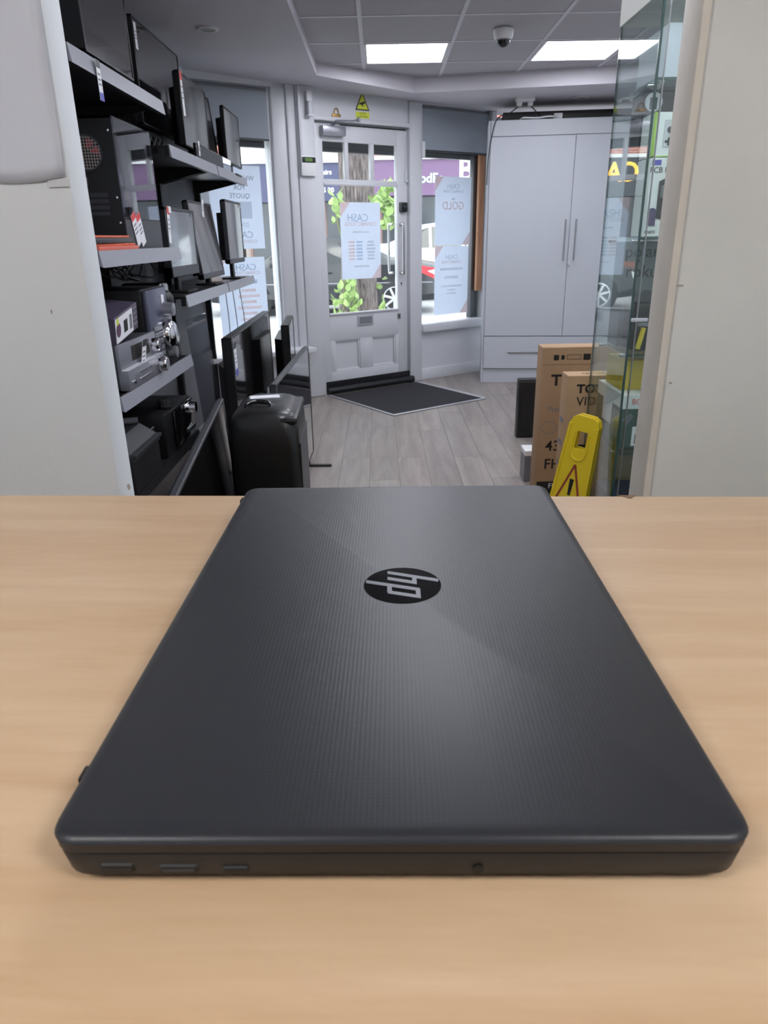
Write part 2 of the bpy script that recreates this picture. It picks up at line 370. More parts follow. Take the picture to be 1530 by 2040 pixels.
# ---------------- the door
door = bpy.data.objects.new('door_1', None); C.objects.link(door); door.matrix_world = FM @ T(0,.01,0); door['kind'] = 'structure'
D0, D1 = 0, .045
MB().bev(-.603,-.528,D0,D1,.02,2.143,.004).build('stile', PAINT, door, smooth=40)
MB().bev(.205,.312,D0,D1,.02,2.143,.004).build('stile', PAINT, door, smooth=40)
MB().bev(-.53,.207,D0,D1,2.022,2.143,.004).build('top_rail', PAINT, door, smooth=40)
MB().bev(-.53,.207,D0,D1,1.705,1.745,.004).bev(-.535,.212,-.012,.01,1.70,1.718,.004).build('mid_rail', PAINT, door, smooth=40)
for a in (-.317, -.062): MB().bev(a,a+.036,D0+.004,D1-.004,1.742,2.025,.006).build('glazing_bar', PAINT, door, smooth=40)
MB().bev(-.53,.207,D0,D1,.455,.68,.004).bev(-.53,.207,-.012,.01,.672,.69,.006).build('lock_rail', PAINT, door, smooth=40)
MB().bev(-.53,.207,D0,D1,.02,.19,.004).build('bottom_rail', PAINT, door, smooth=40)
MB().bev(-.53,-.485,D0,D1,.185,.46,.004).bev(-.225,-.09,D0,D1,.185,.46,.004).bev(.172,.207,D0,D1,.185,.46,.004).build('muntin', PAINT, door, smooth=40)
for a, b in ((-.487,-.223),(-.092,.174)):
    pnl = MB().box(a,b,.020,.030,.185,.46)
    for q in (MB().prism([(a,.188),(b,.188),(b-.02,.208),(a+.02,.208)], .0, .02, axis='y'),): pass
    pnl.bev(a,b,.006,.022,.187,.203,.006).bev(a,b,.006,.022,.442,.458,.006).bev(a,a+.016,.006,.022,.19,.455,.006).bev(b-.016,b,.006,.022,.19,.455,.006)
    pnl.build('door_panel', PAINT, door, smooth=40)
for a, b in ((-.528,-.317),(-.281,-.062),(-.026,.205)): box(a,b,.02,.024,1.745,2.022).build('glass_pane', GLASS, door)
box(-.528,.205,.02,.024,.68,1.705).build('glass_pane', GLASS, door)
lb = MB().bev(-.245,-.075,-.008,.002,.565,.655,.003); lb.build('letterbox', mat('painted_metal', (168,170,176), .4), door, smooth=40)
box(-.225,-.095,-.010,-.006,.582,.64).build('letterbox_slot', mat('mid_grey_metal', (120,121,128), .5), door)  # slot drawn as a plate of darker grey
# pull handles inside and out
for dy, sx_, nm in ((-.05,.235,'pull_handle'),(.105,.185,'outer_pull_handle')):
    e = .0 if dy < 0 else .045
    MB().tube([(sx_,e,1.40),(sx_,dy*.75+e*.25,1.402),(sx_,dy,1.385),(sx_,dy,1.2),(sx_,dy,1.01),(sx_,dy*.75+e*.25,.995),(sx_,e,.997)], .011, 10, sub=4).build(nm, STEEL, door, smooth=60)
MB().bev(.225,.295,-.035,.002,1.50,1.578,.006).build('rim_lock', BLACK, door, smooth=40)
MB().cyl((.255,-.036,1.54),(.255,-.05,1.54),.014).build('lock_knob', DGREY, door, smooth=40)
MB().bev(.195,.232,-.006,.002,.595,.645,.002).build('key_plate', STEEL, door, smooth=40)
MB().cyl((.213,-.0075,.627),(.213,-.005,.627),.008).box(.209,.217,-.0075,-.005,.602,.622).build('keyhole', INK, door)
MB().cyl((.243,-.0015,.905),(.243,.002,.905),.008).box(.2395,.2465,-.0015,.002,.885,.902).build('keyhole', INK, door)
for z in (1.80, 1.0, .30):
    MB().cyl((-.606,-.006,z-.05),(-.606,-.006,z+.05),.007,n=8).build('hinge', mat('aged_metal', (110,104,98), .5, metal=.6), door, smooth=60)
MB().bev(.285,.306,-.014,.002,1.74,1.83,.004).cyl((.295,-.012,1.75),(.295,-.03,1.745),.008).cyl((.295,-.006,1.83),(.295,-.006,2.1),.004,n=8).build('door_bolt', PAINT, door, smooth=40)
# closer on the door head
clo = MB().bev(-.55,-.335,-.055,-.0,2.055,2.125,.008); clo.build('closer_body', SILVER, door, smooth=40)
MB().tube([(-.44,-.03,2.13),(-.47,-.12,2.15),(-.30,-.10,2.16),(-.20,-.035,2.185)], .007, 8, sub=1).cyl((-.44,-.03,2.12),(-.44,-.03,2.145),.014).cyl((-.20,-.04,2.17),(-.20,-.04,2.2),.012).build('closer_arm', SILVER, door, smooth=60)
box(-.36,.30,-.004,.0,2.136,2.146).build('top_gap_seal', INK, door)
# draught excluder and mat
tag(MB().cyl((-.61,-.042,.034),(.335,-.042,.034),.032,n=20).box(-.61,.335,-.012,-.002,.02,.11).build('draught_excluder', mat('black_vinyl', (24,24,28), .32, bump=.1), None, FM, smooth=50),
    'black padded draught excluder roll along the foot of the door', 'draught excluder')
tm_ = thing('door_mat', 'dark grey ribbed entrance mat with metal edging inside the door', 'mat', FM @ T(-.60,-.082,0))
mr = MB(); mr.box(0,.94,-.93,0,.002,.006)
for i in range(78): mr.box(.004,.936,-.925+i*.0118,-.925+i*.0118+.0065,.006,.0085)
mr.build('ribbed_carpet', mat('charcoal_carpet', (54,53,58), .95, noise=.15, nscale=300, bump=.4, bscale=600), tm_)
MB().bev(-.02,.96,-.955,-.93,.0,.010,.003,1).bev(-.02,0,-.93,.02,.0,.010,.003,1).bev(.94,.985,-.93,.02,.0,.010,.003,1).build('metal_edging', mat('dull_aluminium', (186,186,190), .4, metal=.5), tm_)

# ---------------- posters (seen from behind, so the print is mirrored)
def faint(name, col, k):
    m = bpy.data.materials.new(name); m.use_nodes = True; nt = m.node_tree; N = nt.nodes; L = nt.links; N.remove(N['Principled BSDF'])
    t = N.new('ShaderNodeBsdfTransparent'); d = N.new('ShaderNodeBsdfDiffuse'); d.inputs[0].default_value = srgb(*col)
    n = N.new('ShaderNodeTexNoise'); n.inputs['Scale'].default_value = 30; mr = N.new('ShaderNodeMapRange'); mr.inputs[3].default_value = k*.8; mr.inputs[4].default_value = k*1.2; L.new(n.outputs['Fac'], mr.inputs[0])
    mx = N.new('ShaderNodeMixShader'); L.new(mr.outputs[0], mx.inputs[0]); L.new(t.outputs[0], mx.inputs[1]); L.new(d.outputs[0], mx.inputs[2]); L.new(mx.outputs[0], N['Material Output'].inputs['Surface'])
    return m
FAINTB = faint('faint_blue_print', (120,160,200), .30); FAINTO = faint('faint_orange_print', (226,150,120), .26); FAINTG = faint('faint_grey_print', (130,136,150), .20)
PINK_ = faint('grey_poster_print', (110,116,128), .36)
def poster(s0, s1, z0, z1, label, rows, y=.012, corners=True):
    t = thing('poster', label, 'poster', FM @ T(0,y,0)); cxm = (s0+s1)/2
    box(s0,s1,0,.0012,z0,z1).build('sheet', POSTER, t)
    if corners:
        MB().prism([(s0,z1),(s0+.10,z1),(s0,z1-.12)], -.0006, 0, axis='y').build('corner_print', FAINTO, t)
        MB().prism([(s1,z0),(s1-.10,z0),(s1,z0+.12)], -.0006, 0, axis='y').build('corner_print', FAINTO, t)
    for body, fz, size, m, sx in rows:
        zc = z0+(z1-z0)*fz
        if body[0] == '-': box(cxm+sx-len(body)*size*.3, cxm+sx+len(body)*size*.3, -.0008, 0, zc-size*.3, zc+size*.3).build('print_line', m, t)
        else: text('lettering', body, size, m, t, T(cxm+sx, -.001, zc) @ UP, mirror=True)
    return t
days = [('----',.49),('-----',.445),('------',.40),('-----',.355),('----',.31),('-----',.265)]
poster(-.375,.032,.962,1.575, 'pale opening times poster on the glass of the door, seen from behind',
    [('CASH',.80,.085,FAINTB,-.03),('CONNECTIONS',.72,.045,FAINTO,0),('-------------',.62,.022,FAINTG,0),('------------',.17,.022,FAINTG,0)]
    + [(d,f,.026,FAINTG,.10) for d,f in days] + [('----',f,.026,FAINTB,-.02) for d,f in days] + [('----',f,.026,FAINTO,-.10) for d,f in days], y=.026)
poster(.672,1.102,1.217,1.803, 'upper pale poster about gold in the window beside the wardrobe',
    [('CASH',.86,.06,FAINTG,0),('CONNECTIONS',.79,.034,FAINTG,0),('--',.68,.03,FAINTG,0),('GOLD',.58,.095,FAINTO,0)], y=.06)
p = poster(.672,1.09,.59,1.208, 'lower pale poster in the window beside the wardrobe',
    [('CASH',.84,.06,FAINTG,0),('CONNECTIONS',.77,.034,FAINTO,0),('-------------',.67,.036,FAINTG,0),('-------',.55,.04,FAINTG,0),('------------------',.42,.024,FAINTG,0),('-------',.36,.024,FAINTG,0),('---------',.31,.022,FAINTG,0)], y=.06)
p1 = poster(-1.50,-1.07,1.23,1.822, 'upper grey poster with mirrored words in the window behind the monitors',
    [('WHATSAPP',.85,.05,PINK_,.03),('FOR',.74,.05,PINK_,.03),('QUOTE',.64,.05,PINK_,.03),('07444',.29,.05,FAINTG,.03),('CASH',.17,.07,FAINTB,.03),('CONNECTIONS',.09,.034,FAINTO,.03)], y=.06, corners=False)
box(-1.42,-1.16,-.0008,0,1.45,1.57).build('print_block', FAINTG, p1)
poster(-1.50,-1.085,.575,1.168, 'lower pale poster with mirrored orange list in the window behind the monitors',
    [('CASH',.87,.07,FAINTB,.04),('CONNECTIONS',.80,.034,FAINTO,.04),('------',.69,.05,FAINTB,.04)]+[(b,.58-.075*i,.034,FAINTO,.05) for i,b in enumerate(('------','---------','------','----------','------','--------'))], y=.06)

# ---------------- small fixtures on the front wall
t = thing('alarm_keypad', 'white alarm keypad with small green display on the door post', 'alarm keypad', FM @ T(-.70,-.032,1.83))
MB().bev(-.066,.066,-.028,0,-.075,.07,.008).build('housing', WHITEP, t, smooth=40)
MB().bev(-.06,.06,-.032,-.026,.02,.06,.004).build('display_bezel', INK, t, smooth=40)
box(-.035,.03,-.034,-.031,.028,.052).build('display', mat('green_lcd', (92,128,60), .3), t)
t = thing('motion_sensor', 'small white motion sensor high on the door post', 'sensor', FM @ T(-.672,-.035,2.27))
MB().bev(-.024,.024,-.035,.0,.0,.075,.008).build('mount', WHITEP, t, smooth=40)
MB().bev(-.02,.02,-.045,-.005,-.085,0,.01).build('lens_body', mat('sensor_white', (206,208,216), .3), t, smooth=40)
MB().bev(-.026,.022,-.05,-.002,-.10,-.085,.006).build('foot', WHITEP, t, smooth=40)
tag(MB().bev(-.765,-.742,-.05,-.028,1.90,2.40,.003).bev(-.765,-.742,-.05,-.028,2.385,2.408,.003).bev(-.765,-.60,-.22,-.19,2.375,2.40,.003,M=None).build('cable_trunking', PAINT, None, FM, smooth=40), 'white cable trunking running up the door post to the ceiling', 'trunking')
t = thing('warning_sign', 'yellow triangular CCTV warning sticker above the door', 'sign', FM @ T(-.145,-.003,2.2))
box(-.066,.066,0,.002,0,.045).build('text_panel', YELLOWS, t)
text('lettering', 'CCTV', .024, INK, t, T(0,-.001,.032) @ UP); text('lettering', 'in operation', .019, INK, t, T(0,-.001,.013) @ UP)
MB().prism([(-.068,.056),(.068,.056),(0,.19)], 0, .002, axis='y').build('triangle', INK, t)
MB().prism([(-.055,.064),(.055,.064),(0,.172)], -.001, 0, axis='y').build('triangle_face', YELLOWS, t)
MB().prism([(-.032,.094),(.022,.104),(.028,.122),(-.03,.106)], -.002, -.001, axis='y').prism([(-.008,.086),(.006,.086),(.006,.1),(-.008,.098)], -.002, -.001, axis='y').build('camera_symbol', INK, t)
t = thing('padlock_hasp', 'small brass hasp fixed above the door closer', 'hasp', FM @ T(-.40,-.002,2.19))
MB().bev(-.04,.04,-.012,.0,0,.022,.003).build('plate', mat('brass', (160,128,78), .35, metal=1), t, smooth=40)
MB().tube([(-.018,-.008,.02),(-.016,-.008,.05),(.0,-.008,.062),(.018,-.008,.05),(.022,-.008,.02)], .004, 8).build('shackle', mat('brass', (160,128,78)), t, smooth=60)
tag(MB().bev(.44,.47,-.05,-.02,1.93,2.06,.005).build('blind_bracket', PAINT, None, FM, smooth=40), 'white bracket box on the right door post at blind height', 'bracket')
# ceiling fixtures
def downlight(x, y, z, label, lamp):
    t = thing('recessed_downlight', label, 'downlight', T(x,y,z))
    MB().lathe([(.064,0),(.062,-.004),(.046,-.008),(.042,-.006),(.042,0)], 28, ring=True).build('trim_ring', GRID, t, smooth=50)
    MB().lathe([(.0415,-.004),(.038,-.0015),(.012,-.0012),(.0,-.0012)], 24).build('lamp_recess', lamp, t, smooth=50)
downlight(-.93, 4.63, 2.390, 'recessed round downlight in the plaster ceiling above the monitors', mat('recess_shade', (34,31,28), .4))  # shade inside the lamp hole is painted onto the shallow disc
downlight(1.68, 6.63, 2.3385, 'recessed round downlight above the wardrobe', mat('pink_grey_reflector', (84,74,74), .35))
t = thing('dome_camera', 'white dome security camera hanging from the ceiling tiles', 'security camera', T(.768,5.0,2.455))
MB().lathe([(.05,0),(.062,-.01),(.056,-.05),(.046,-.062),(0,-.062)], 24).build('housing', WHITEP, t, smooth=50)
MB().lathe([(.042,-.058),(.042,-.066),(.036,-.085),(.02,-.098),(.002,-.102)], 24).build('dome', GLOSSB, t, smooth=60)
MB().lathe([(.046,-.06),(.047,-.066),(.041,-.068)], 24, ring=True).build('ring', SILVER, t, smooth=50)
t = thing('junction_box', 'white double electrical box on the ceiling above the wardrobe', 'junction box', T(1.215,6.62,2.346))
MB().bev(-.075,.075,-.04,.04,-.035,0,.006).build('cover', WHITEP, t, smooth=40)
for a in (-.048,.042): MB().bev(a-.02,a+.02,-.03,.01,-.066,-.034,.008).build('plug', WHITEP, t, smooth=40)
def cable(label, pts, r=.0045, m=None):
    return tag(MB().tube(pts, r, 6).build('cable', m or BLACK, None, smooth=60), label, 'cable')
cable('black cable from the ceiling plug down the left edge of the wardrobe', [(1.17,6.61,2.285),(1.10,6.66,2.24),(1.0,6.67,2.20),(.955,6.665,2.05),(.935,6.665,1.9),(.93,6.672,1.7)])
cable('black cable from the ceiling plug onto the wardrobe top', [(1.26,6.61,2.285),(1.33,6.64,2.23),(1.38,6.67,2.205),(1.45,6.72,2.202)])
cable('white cable lying in a loop over the wardrobe edge', [(1.2,6.72,2.20),(1.22,6.655,2.203),(1.32,6.632,2.198),(1.42,6.618,2.205),(1.5,6.66,2.205)], .006, WHITEP)

# ---------------- wardrobe
WM = T(.935,6.70,0) @ RZ(-6.5)
t = thing('wardrobe', 'tall pale grey wardrobe with two doors and a drawer', 'wardrobe', WM); WW = 1.36
MB().box(0,.018,.0,.44,0,2.19).box(WW-.018,WW,0,.44,0,2.19).box(.018,WW-.018,.03,.44,.0,.03).box(.018,WW-.018,.42,.44,.03,2.19).box(.018,WW-.018,.02,.44,2.17,2.19).build('carcass', LAMIN, t)
MB().bev(.02,WW-.02,.002,.018,.0,.128,.001,1).build('plinth', LAMIN, t)
dr = MB().bev(.02,WW-.02,-.018,.0,.134,.425,.0015,1).build('drawer_front', LAMIN, t)
MB().bev(.24,.56,-.03,-.018,.276,.288,.003).build('handle', STEEL, dr, smooth=40)
for a, b, hx in ((.02,.722,.683),(.7255,WW-.02,.772)):
    d = MB().bev(a,b,-.018,.0,.431,2.066,.0015,1).build('wardrobe_door', LAMIN, t)
    MB().cyl((hx,-.048,1.08),(hx,-.048,1.415),.007).cyl((hx,-.05,1.12),(hx,-.016,1.12),.005).cyl((hx,-.05,1.375),(hx,-.016,1.375),.005).build('bar_handle', STEEL, d, smooth=50)
MB().cyl((.738,-.03,1.035),(.738,-.017,1.035),.009).build('cam_lock', STEEL, t, smooth=50)
MB().bev(.02,WW-.02,-.018,.0,2.07,2.189,.0015,1).build('pelmet_panel', LAMIN, t)
tag(MB().bev(.12,1.34,.10,.5,2.192,2.262,.004).build('black_case', BLACK, None, WM, smooth=40), 'flat black case lying on top of the wardrobe', 'case')
tag(MB().bev(.535,.605,.02,.07,2.191,2.235,.006).build('power_adaptor', WHITEP, None, WM, smooth=40), 'white power adaptor on the wardrobe edge', 'adaptor')
#NEXT
# ================================================================== COUNTER AND LAPTOP
BEECH = wave_mat('beech_laminate', (209,181,149), (190,158,124), .42, 2.6, 1.3, (1.1,9,1), bump=.03)
CM = T(0,.59,0) @ RZ(-3.2)
t = thing('shop_counter', 'beech laminate shop counter carrying the laptop', 'counter', CM)
MB().bev(-1.4,1.4,-.95,0,1.048,1.0865,.002).build('worktop', BEECH, t, smooth=40)
MB().box(-1.36,1.36,-.06,-.04,0,1.048).box(-1.38,-1.36,-.9,-.04,0,1.048).box(1.36,1.38,-.9,-.04,0,1.048).build('base_panels', mat('counter_base', (176,150,120), .6), t)
MB().prism([(.205,.0006),(.22,.0006),(.213,-.008)], 1.0860, 1.0869).build('edge_chip', mat('chip_brown', (120,96,74), .8), t)

LM = T(.0065,.3665,1.0884) @ RZ(-1.1)
LW, LL = .1218, .1830     # half width (hinge to front), half length
lap = thing('laptop', 'closed dark grey laptop lying on the counter, its side ports facing us', 'laptop', LM)
def roundrect(hx, hy, r, n=6):
    pts = []
    for sx, sy, a0 in ((1,1,0),(-1,1,90),(-1,-1,180),(1,-1,270)):
        for k in range(n+1):
            a = R(a0+90*k/n); pts.append((sx*(hx-r)+r*math.cos(a), sy*(hy-r)+r*math.sin(a)))
    return pts
def loft(levels, n=6):
    mb = MB(); vs = []; m = None
    for z, hx, hy, r in levels:
        ring = roundrect(hx, hy, r, n); m = len(ring); vs += [(x,y,z) for x,y in ring]
    fs = [tuple(range(m-1,-1,-1)), tuple(range(len(vs)-m, len(vs)))]
    for k in range(len(levels)-1):
        for i in range(m): fs.append((k*m+i,k*m+(i+1)%m,(k+1)*m+(i+1)%m,(k+1)*m+i))
    return mb.add(vs, fs)
LIDM = bpy.data.materials.new('ribbed_dark_plastic'); LIDM.use_nodes = True
nt = LIDM.node_tree; pb = nt.nodes['Principled BSDF']; pb.inputs['Base Color'].default_value = srgb(37,39,45); pb.inputs['Roughness'].default_value = .40; pb.inputs['Specular IOR Level'].default_value = .42
tc = nt.nodes.new('ShaderNodeTexCoord'); wv = nt.nodes.new('ShaderNodeTexWave'); wv.bands_direction = 'X'; wv.inputs['Scale'].default_value = 160; wv.inputs['Distortion'].default_value = .15
wv2 = nt.nodes.new('ShaderNodeTexWave'); wv2.bands_direction = 'Y'; wv2.inputs['Scale'].default_value = 160
bmp = nt.nodes.new('ShaderNodeBump'); bmp.inputs['Strength'].default_value = .055; bmp.inputs['Distance'].default_value = .0004
ad = nt.nodes.new('ShaderNodeMath'); ad.operation = 'MULTIPLY_ADD'; ad.inputs[1].default_value = .25
nt.links.new(tc.outputs['Object'], wv.inputs['Vector']); nt.links.new(tc.outputs['Object'], wv2.inputs['Vector'])
nt.links.new(wv2.outputs['Fac'], ad.inputs[0]); nt.links.new(wv.outputs['Fac'], ad.inputs[2]); nt.links.new(ad.outputs[0], bmp.inputs['Height']); nt.links.new(bmp.outputs['Normal'], pb.inputs['Normal'])
LAPB = mat('laptop_base_plastic', (27,25,25), .5, noise=.04, nscale=300)
loft([(.0,LW-.010,LL-.008,.010),(.001,LW-.005,LL-.004,.011),(.0036,LW-.0018,LL-.0016,.011),(.0125,LW-.0008,LL-.0008,.010),(.0135,LW-.0012,LL-.0012,.010)]).build('base', LAPB, lap, smooth=50)
loft([(.0142,LW-.0018,LL-.0018,.010),(.0147,LW-.0004,LL-.0004,.010),(.0186,LW-.0001,LL-.0001,.010)]).build('shaded_lid_rim', mat('lid_rim_shade', (24,22,22), .5), lap, smooth=50)  # darker than the lid: shade on the near edge put into the colour
loft([(.0184,LW-.0006,LL-.0006,.010),(.0187,LW,LL,.010),(.0200,LW-.0006,LL-.0006,.0098),(.0209,LW-.0022,LL-.0022,.0085),(.0214,LW-.0050,LL-.0050,.0070)]).build('lid', LIDM, lap, smooth=50)
loft([(.0134,LW-.003,LL-.003,.012),(.0143,LW-.003,LL-.003,.012)]).build('lid_gap', INK, lap)
for yy in (-.148, .160): MB().bev(-LW-.0016,-LW+.004,yy-.004,yy+.004,.010,.0195,.001).build('hinge_cap', LAPB, lap, smooth=40)
PORT = mat('port_black', (9,9,10), .5)
def port(x, wd, h, z, inner=None):
    f = -LL+.0008
    p_ = MB().bev(x-wd/2,x+wd/2,f-.0004,f+.003,z-h/2,z+h/2,min(h,wd)*.2,1).build('port', PORT, lap)
    if inner: MB().box(x-wd*.38,x+wd*.38,f-.0006,f+.001,z-h*.12,z+h*.12).build('contact_tongue', inner, p_)
port(-.0985,.0128,.0050,.0072, LAPB); port(-.0770,.0145,.0046,.0068, DGREY); port(-.0570,.0092,.0030,.0066, LAPB)
MB().cyl((.0275,-LL+.0003,.0068),(.0275,-LL+.004,.0068),.0019).build('audio_jack', PORT, lap, smooth=50)
for yy in (-.15,.15): MB().bev(-.09,.09,yy-.006,yy+.006,-.0016,.0006,.0005,1).build('rubber_foot', INK, lap)
# emblem: dark disc with raised italic strokes; a = reading direction (towards us), b = letter height (towards +x)
em = MB().cyl((0,0,.0212),(0,0,.02165),.0226,n=48).build('emblem', mat('emblem_black', (4,4,6), .08, spec=.25), lap, T(.0035,.0045,0))
lt = MB(); s_ = .0222
def stroke(a0, b0, a1, b1, wd=.17):
    q = [(b0*s_, -(a0-wd/2)*s_), (b1*s_, -(a1-wd/2)*s_), (b1*s_, -(a1+wd/2)*s_), (b0*s_, -(a0+wd/2)*s_)]
    lt.prism(q, .0216, .02185)
stroke(-.72,-.40,-.22,.955); stroke(-.36,-.40,-.08,.38)
stroke(-.18,-.965,.30,.44); stroke(.42,-.38,.70,.46)
def bar(b0, b1, a0, a1): lt.prism([(b0*s_,-a0*s_),(b1*s_,-a0*s_-.12*s_*(b1-b0)),(b1*s_,-a1*s_-.12*s_*(b1-b0)),(b0*s_,-a1*s_)], .0216, .02184)
bar(.26,.38,-.46,-.08); bar(.34,.46,.24,.68); bar(-.40,-.28,.0,.44)
lt.build('emblem_letters', mat('emblem_grey', (78,82,92), .4), em)

# paper on the partition
t = thing('paper_notice', 'blank crinkled laminated sheet taped to the partition', 'notice', T(-.498,1.2485,1.395) @ RY(-1.5))
pp = MB(); nx, nz = 10, 14; vs = []; fs = []
for j in range(nz+1):
    for i in range(nx+1):
        x = -.21+.21*i/nx; z = .297*j/nz
        d = -.0012-.003*abs(math.sin(i*.9+j*.3))*(.4+.6*(i/nx))
        if i == nx: d = -.0006-.004*abs(math.sin(j*1.1))
        vs.append((x+ (.012*z/.297 if True else 0), d, z+.004*math.sin(i*.7)))
for j in range(nz):
    for i in range(nx): a = j*(nx+1)+i; fs.append((a,a+1,a+nx+2,a+nx+1))
o = pp.add(vs, fs).build('sheet', mat('laminated_paper', (214,218,230), .25, noise=.02, coat=.3), t, smooth=60)
o.modifiers.new('thickness', 'SOLIDIFY').thickness = .0006
MB().bev(-.03,.004,-.0014,-.0004,-.012,.0,.0003,1).build('tape', mat('clear_tape', (210,212,216), .15, coat=.5), t)

# ================================================================== LEFT: SHELVING
def price_tag(parent, M, wd=.035, h=.11, head=None, foot=None):
    c = box(-wd/2,wd/2,-.0012,0,-h,0).build('price_tag', CARD, parent, M)
    if head: box(-wd/2,wd/2,-.0018,-.0012,-h*.2,0).build('tag_header', head, c)
    if foot: box(-wd/2,wd/2,-.0018,-.0012,-h,-h*.8).build('tag_footer', foot, c)
    for k in (.35,.48,.6): box(-wd*.36,wd*.3,-.0016,-.0012,-h*k-.003,-h*k+.003).build('print_line', GINK, c)
    return c
SHX, SHB = -.93, -1.31
def bay(y0, y1, levels, label, posts=(0,1)):
    t = thing('shelving_unit', label, 'shelving', T(0,y0,0), 'gondola shelving bays on the left wall'); L_ = y1-y0
    box(SHB-.012,SHB,.01,L_-.01,.05,2.2).build('back_panel', PANELM, t)
    for k in posts: box(SHB-.02,SHB+.04,(-.012 if k == 0 else L_-.012),(.012 if k == 0 else L_+.012),0,2.25).build('upright', SHELFM, t)
    for z, rail in levels:
        s = MB().box(SHB,SHX-.006,.004,L_-.004,z-.012,z).box(SHX-.03,SHX-.006,.004,L_-.004,z-.045,z-.012).build('shelf', SHELFM, t)
        for q in (.02,L_-.02): MB().prism([(SHB,z-.012),(SHX-.06,z-.012),(SHX-.06,z-.03),(SHB,z-.10)], q-.004, q+.004, axis='y').build('bracket', SHELFM, s)
        if rail: MB().prism([(SHX-.006,z-.045),(SHX+.004,z-.05),(SHX-.004,z+.004),(SHX-.010,z+.004)], .004, L_-.004, axis='y').build('price_rail', RAIL, s)
    return t
bay(2.51,3.53,[(1.862,1),(1.268,1),(.775,1),(.40,0)], 'black shelving bay nearest the counter, stacked with audio equipment')
bay(3.55,4.55,[(1.698,1),(1.048,1)], 'middle shelving bay of the left wall, holding televisions')
bay(4.565,5.53,[(1.698,1),(1.048,1)], 'far shelving bay by the window, holding monitors')

def television(name, label, cat, x, y0, y1, z0, z1, th=.03, bez=.012, scr=SCREEN, lean=0, yaw=0, stand=None, bulge=.04, foot_h=.04, frame=None, group=None, chin=None):
    """screen faces local -y; y0..y1 is its extent along the wall; base at z0-foot_h"""
    wd = y1-y0; h = z1-z0; frame = frame or BLACK
    M = T(x,(y0+y1)/2,z0-foot_h) @ RZ(90+yaw)
    t = thing(name, label, cat, M, group); L_ = T(0,0,foot_h) @ RX(-lean)
    ch = chin or bez
    f = MB().bev(-wd/2,wd/2,-.006,th-.008,h-bez,h,.003,1).bev(-wd/2,wd/2,-.006,th-.008,0,ch,.003,1).bev(-wd/2,-wd/2+bez,-.006,th-.008,0,h,.003,1).bev(wd/2-bez,wd/2,-.006,th-.008,0,h,.003,1)
    f.build('bezel', frame, t, L_, smooth=40)
    box(-wd/2+bez*.8,wd/2-bez*.8,-.003,.0,ch*.8,h-bez*.8).build('screen', scr, t, L_)
    b = MB(); q = .12*wd
    b.bev(-wd/2+.003,wd/2-.003,.0,th,.003,h-.003,.006)
    b.prism([(-wd/2+.02,th),(wd/2-.02,th),(wd/2-q,th+bulge),(-wd/2+q,th+bulge)], h*.06, h*.8)
    b.build('back_shell', BLACK, t, L_, smooth=40)
    if stand == 'feet':
        for sx in (-1,1):
            MB().bev(sx*wd*.36-.012,sx*wd*.36+.012,-.13,.10,0,.014,.005).bev(sx*wd*.36-.01,sx*wd*.36+.01,.0,.022,.01,foot_h+.02,.003).build('foot', BLACK, t, smooth=40)
    elif stand == 'pedestal':
        MB().bev(-.10,.10,-.03,.095,0,.012,.005).build('base', BLACK, t, smooth=40)
        MB().bev(-.03,.03,th-.004,th+.02,.008,foot_h+h*.4,.004).build('neck', BLACK, t, smooth=40)
    return t
# top shelves
tv = television('television', 'glossy black television on the top shelf nearest the counter', 'television', -1.0,2.84,3.36,1.91,2.30, th=.09, bulge=.05, foot_h=.048, stand='pedestal')
price_tag(shelf_tag := thing('price_ticket', 'white and blue price ticket hanging from the topmost shelf rail', 'price ticket', T(-.921,2.72,1.86) @ RZ(90)), Matrix(), .035, .12, DGREY, BLUEP)
tv = television('television', 'large glossy television under the ceiling, upper middle of the left wall', 'television', -1.14,3.90,4.72,1.83,2.285, th=.035, foot_h=.132, stand='pedestal')
price_tag(tv, T(-.38,-.008,.56))
tv = television('television', 'flat television with a red and white price ticket on the upper shelf', 'television', -1.0,4.12,4.70,1.755,2.10, th=.03, foot_h=.057, stand='pedestal', scr=SCREENM)
price_tag(tv, T(-.27,-.008,.40) @ RY(-3), .04, .20, RED)
tv = television('television', 'black television leaning back on the upper shelf before the last monitor', 'television', -1.07,4.72,5.20,1.82,2.15, th=.03, lean=6, yaw=-4, foot_h=.122, stand='pedestal', scr=SCREENM)
price_tag(tv, T(-.2,-.04,.42), .035, .12, BLACK)
tv = television('monitor', 'slim grey monitor at the window end of the upper shelf', 'monitor', -.955,4.98,5.48,1.755,2.075, th=.02, foot_h=.062, stand='pedestal', scr=SCREENM)
t = thing('sound_bar', 'long glossy black sound bar lying on the upper shelf in front of televisions', 'sound bar', T(-.958,4.6,1.70) @ RZ(90))
MB().bev(-.46,.46,-.012,.006,0,.075,.004).build('body', GLOSSB, t, smooth=40)
MB().bev(-.455,.2,-.014,-.010,.006,.068,.003,1).build('grille', DGREY, t)
price_tag(t, T(-.42,-.016,.085), .03, .07)
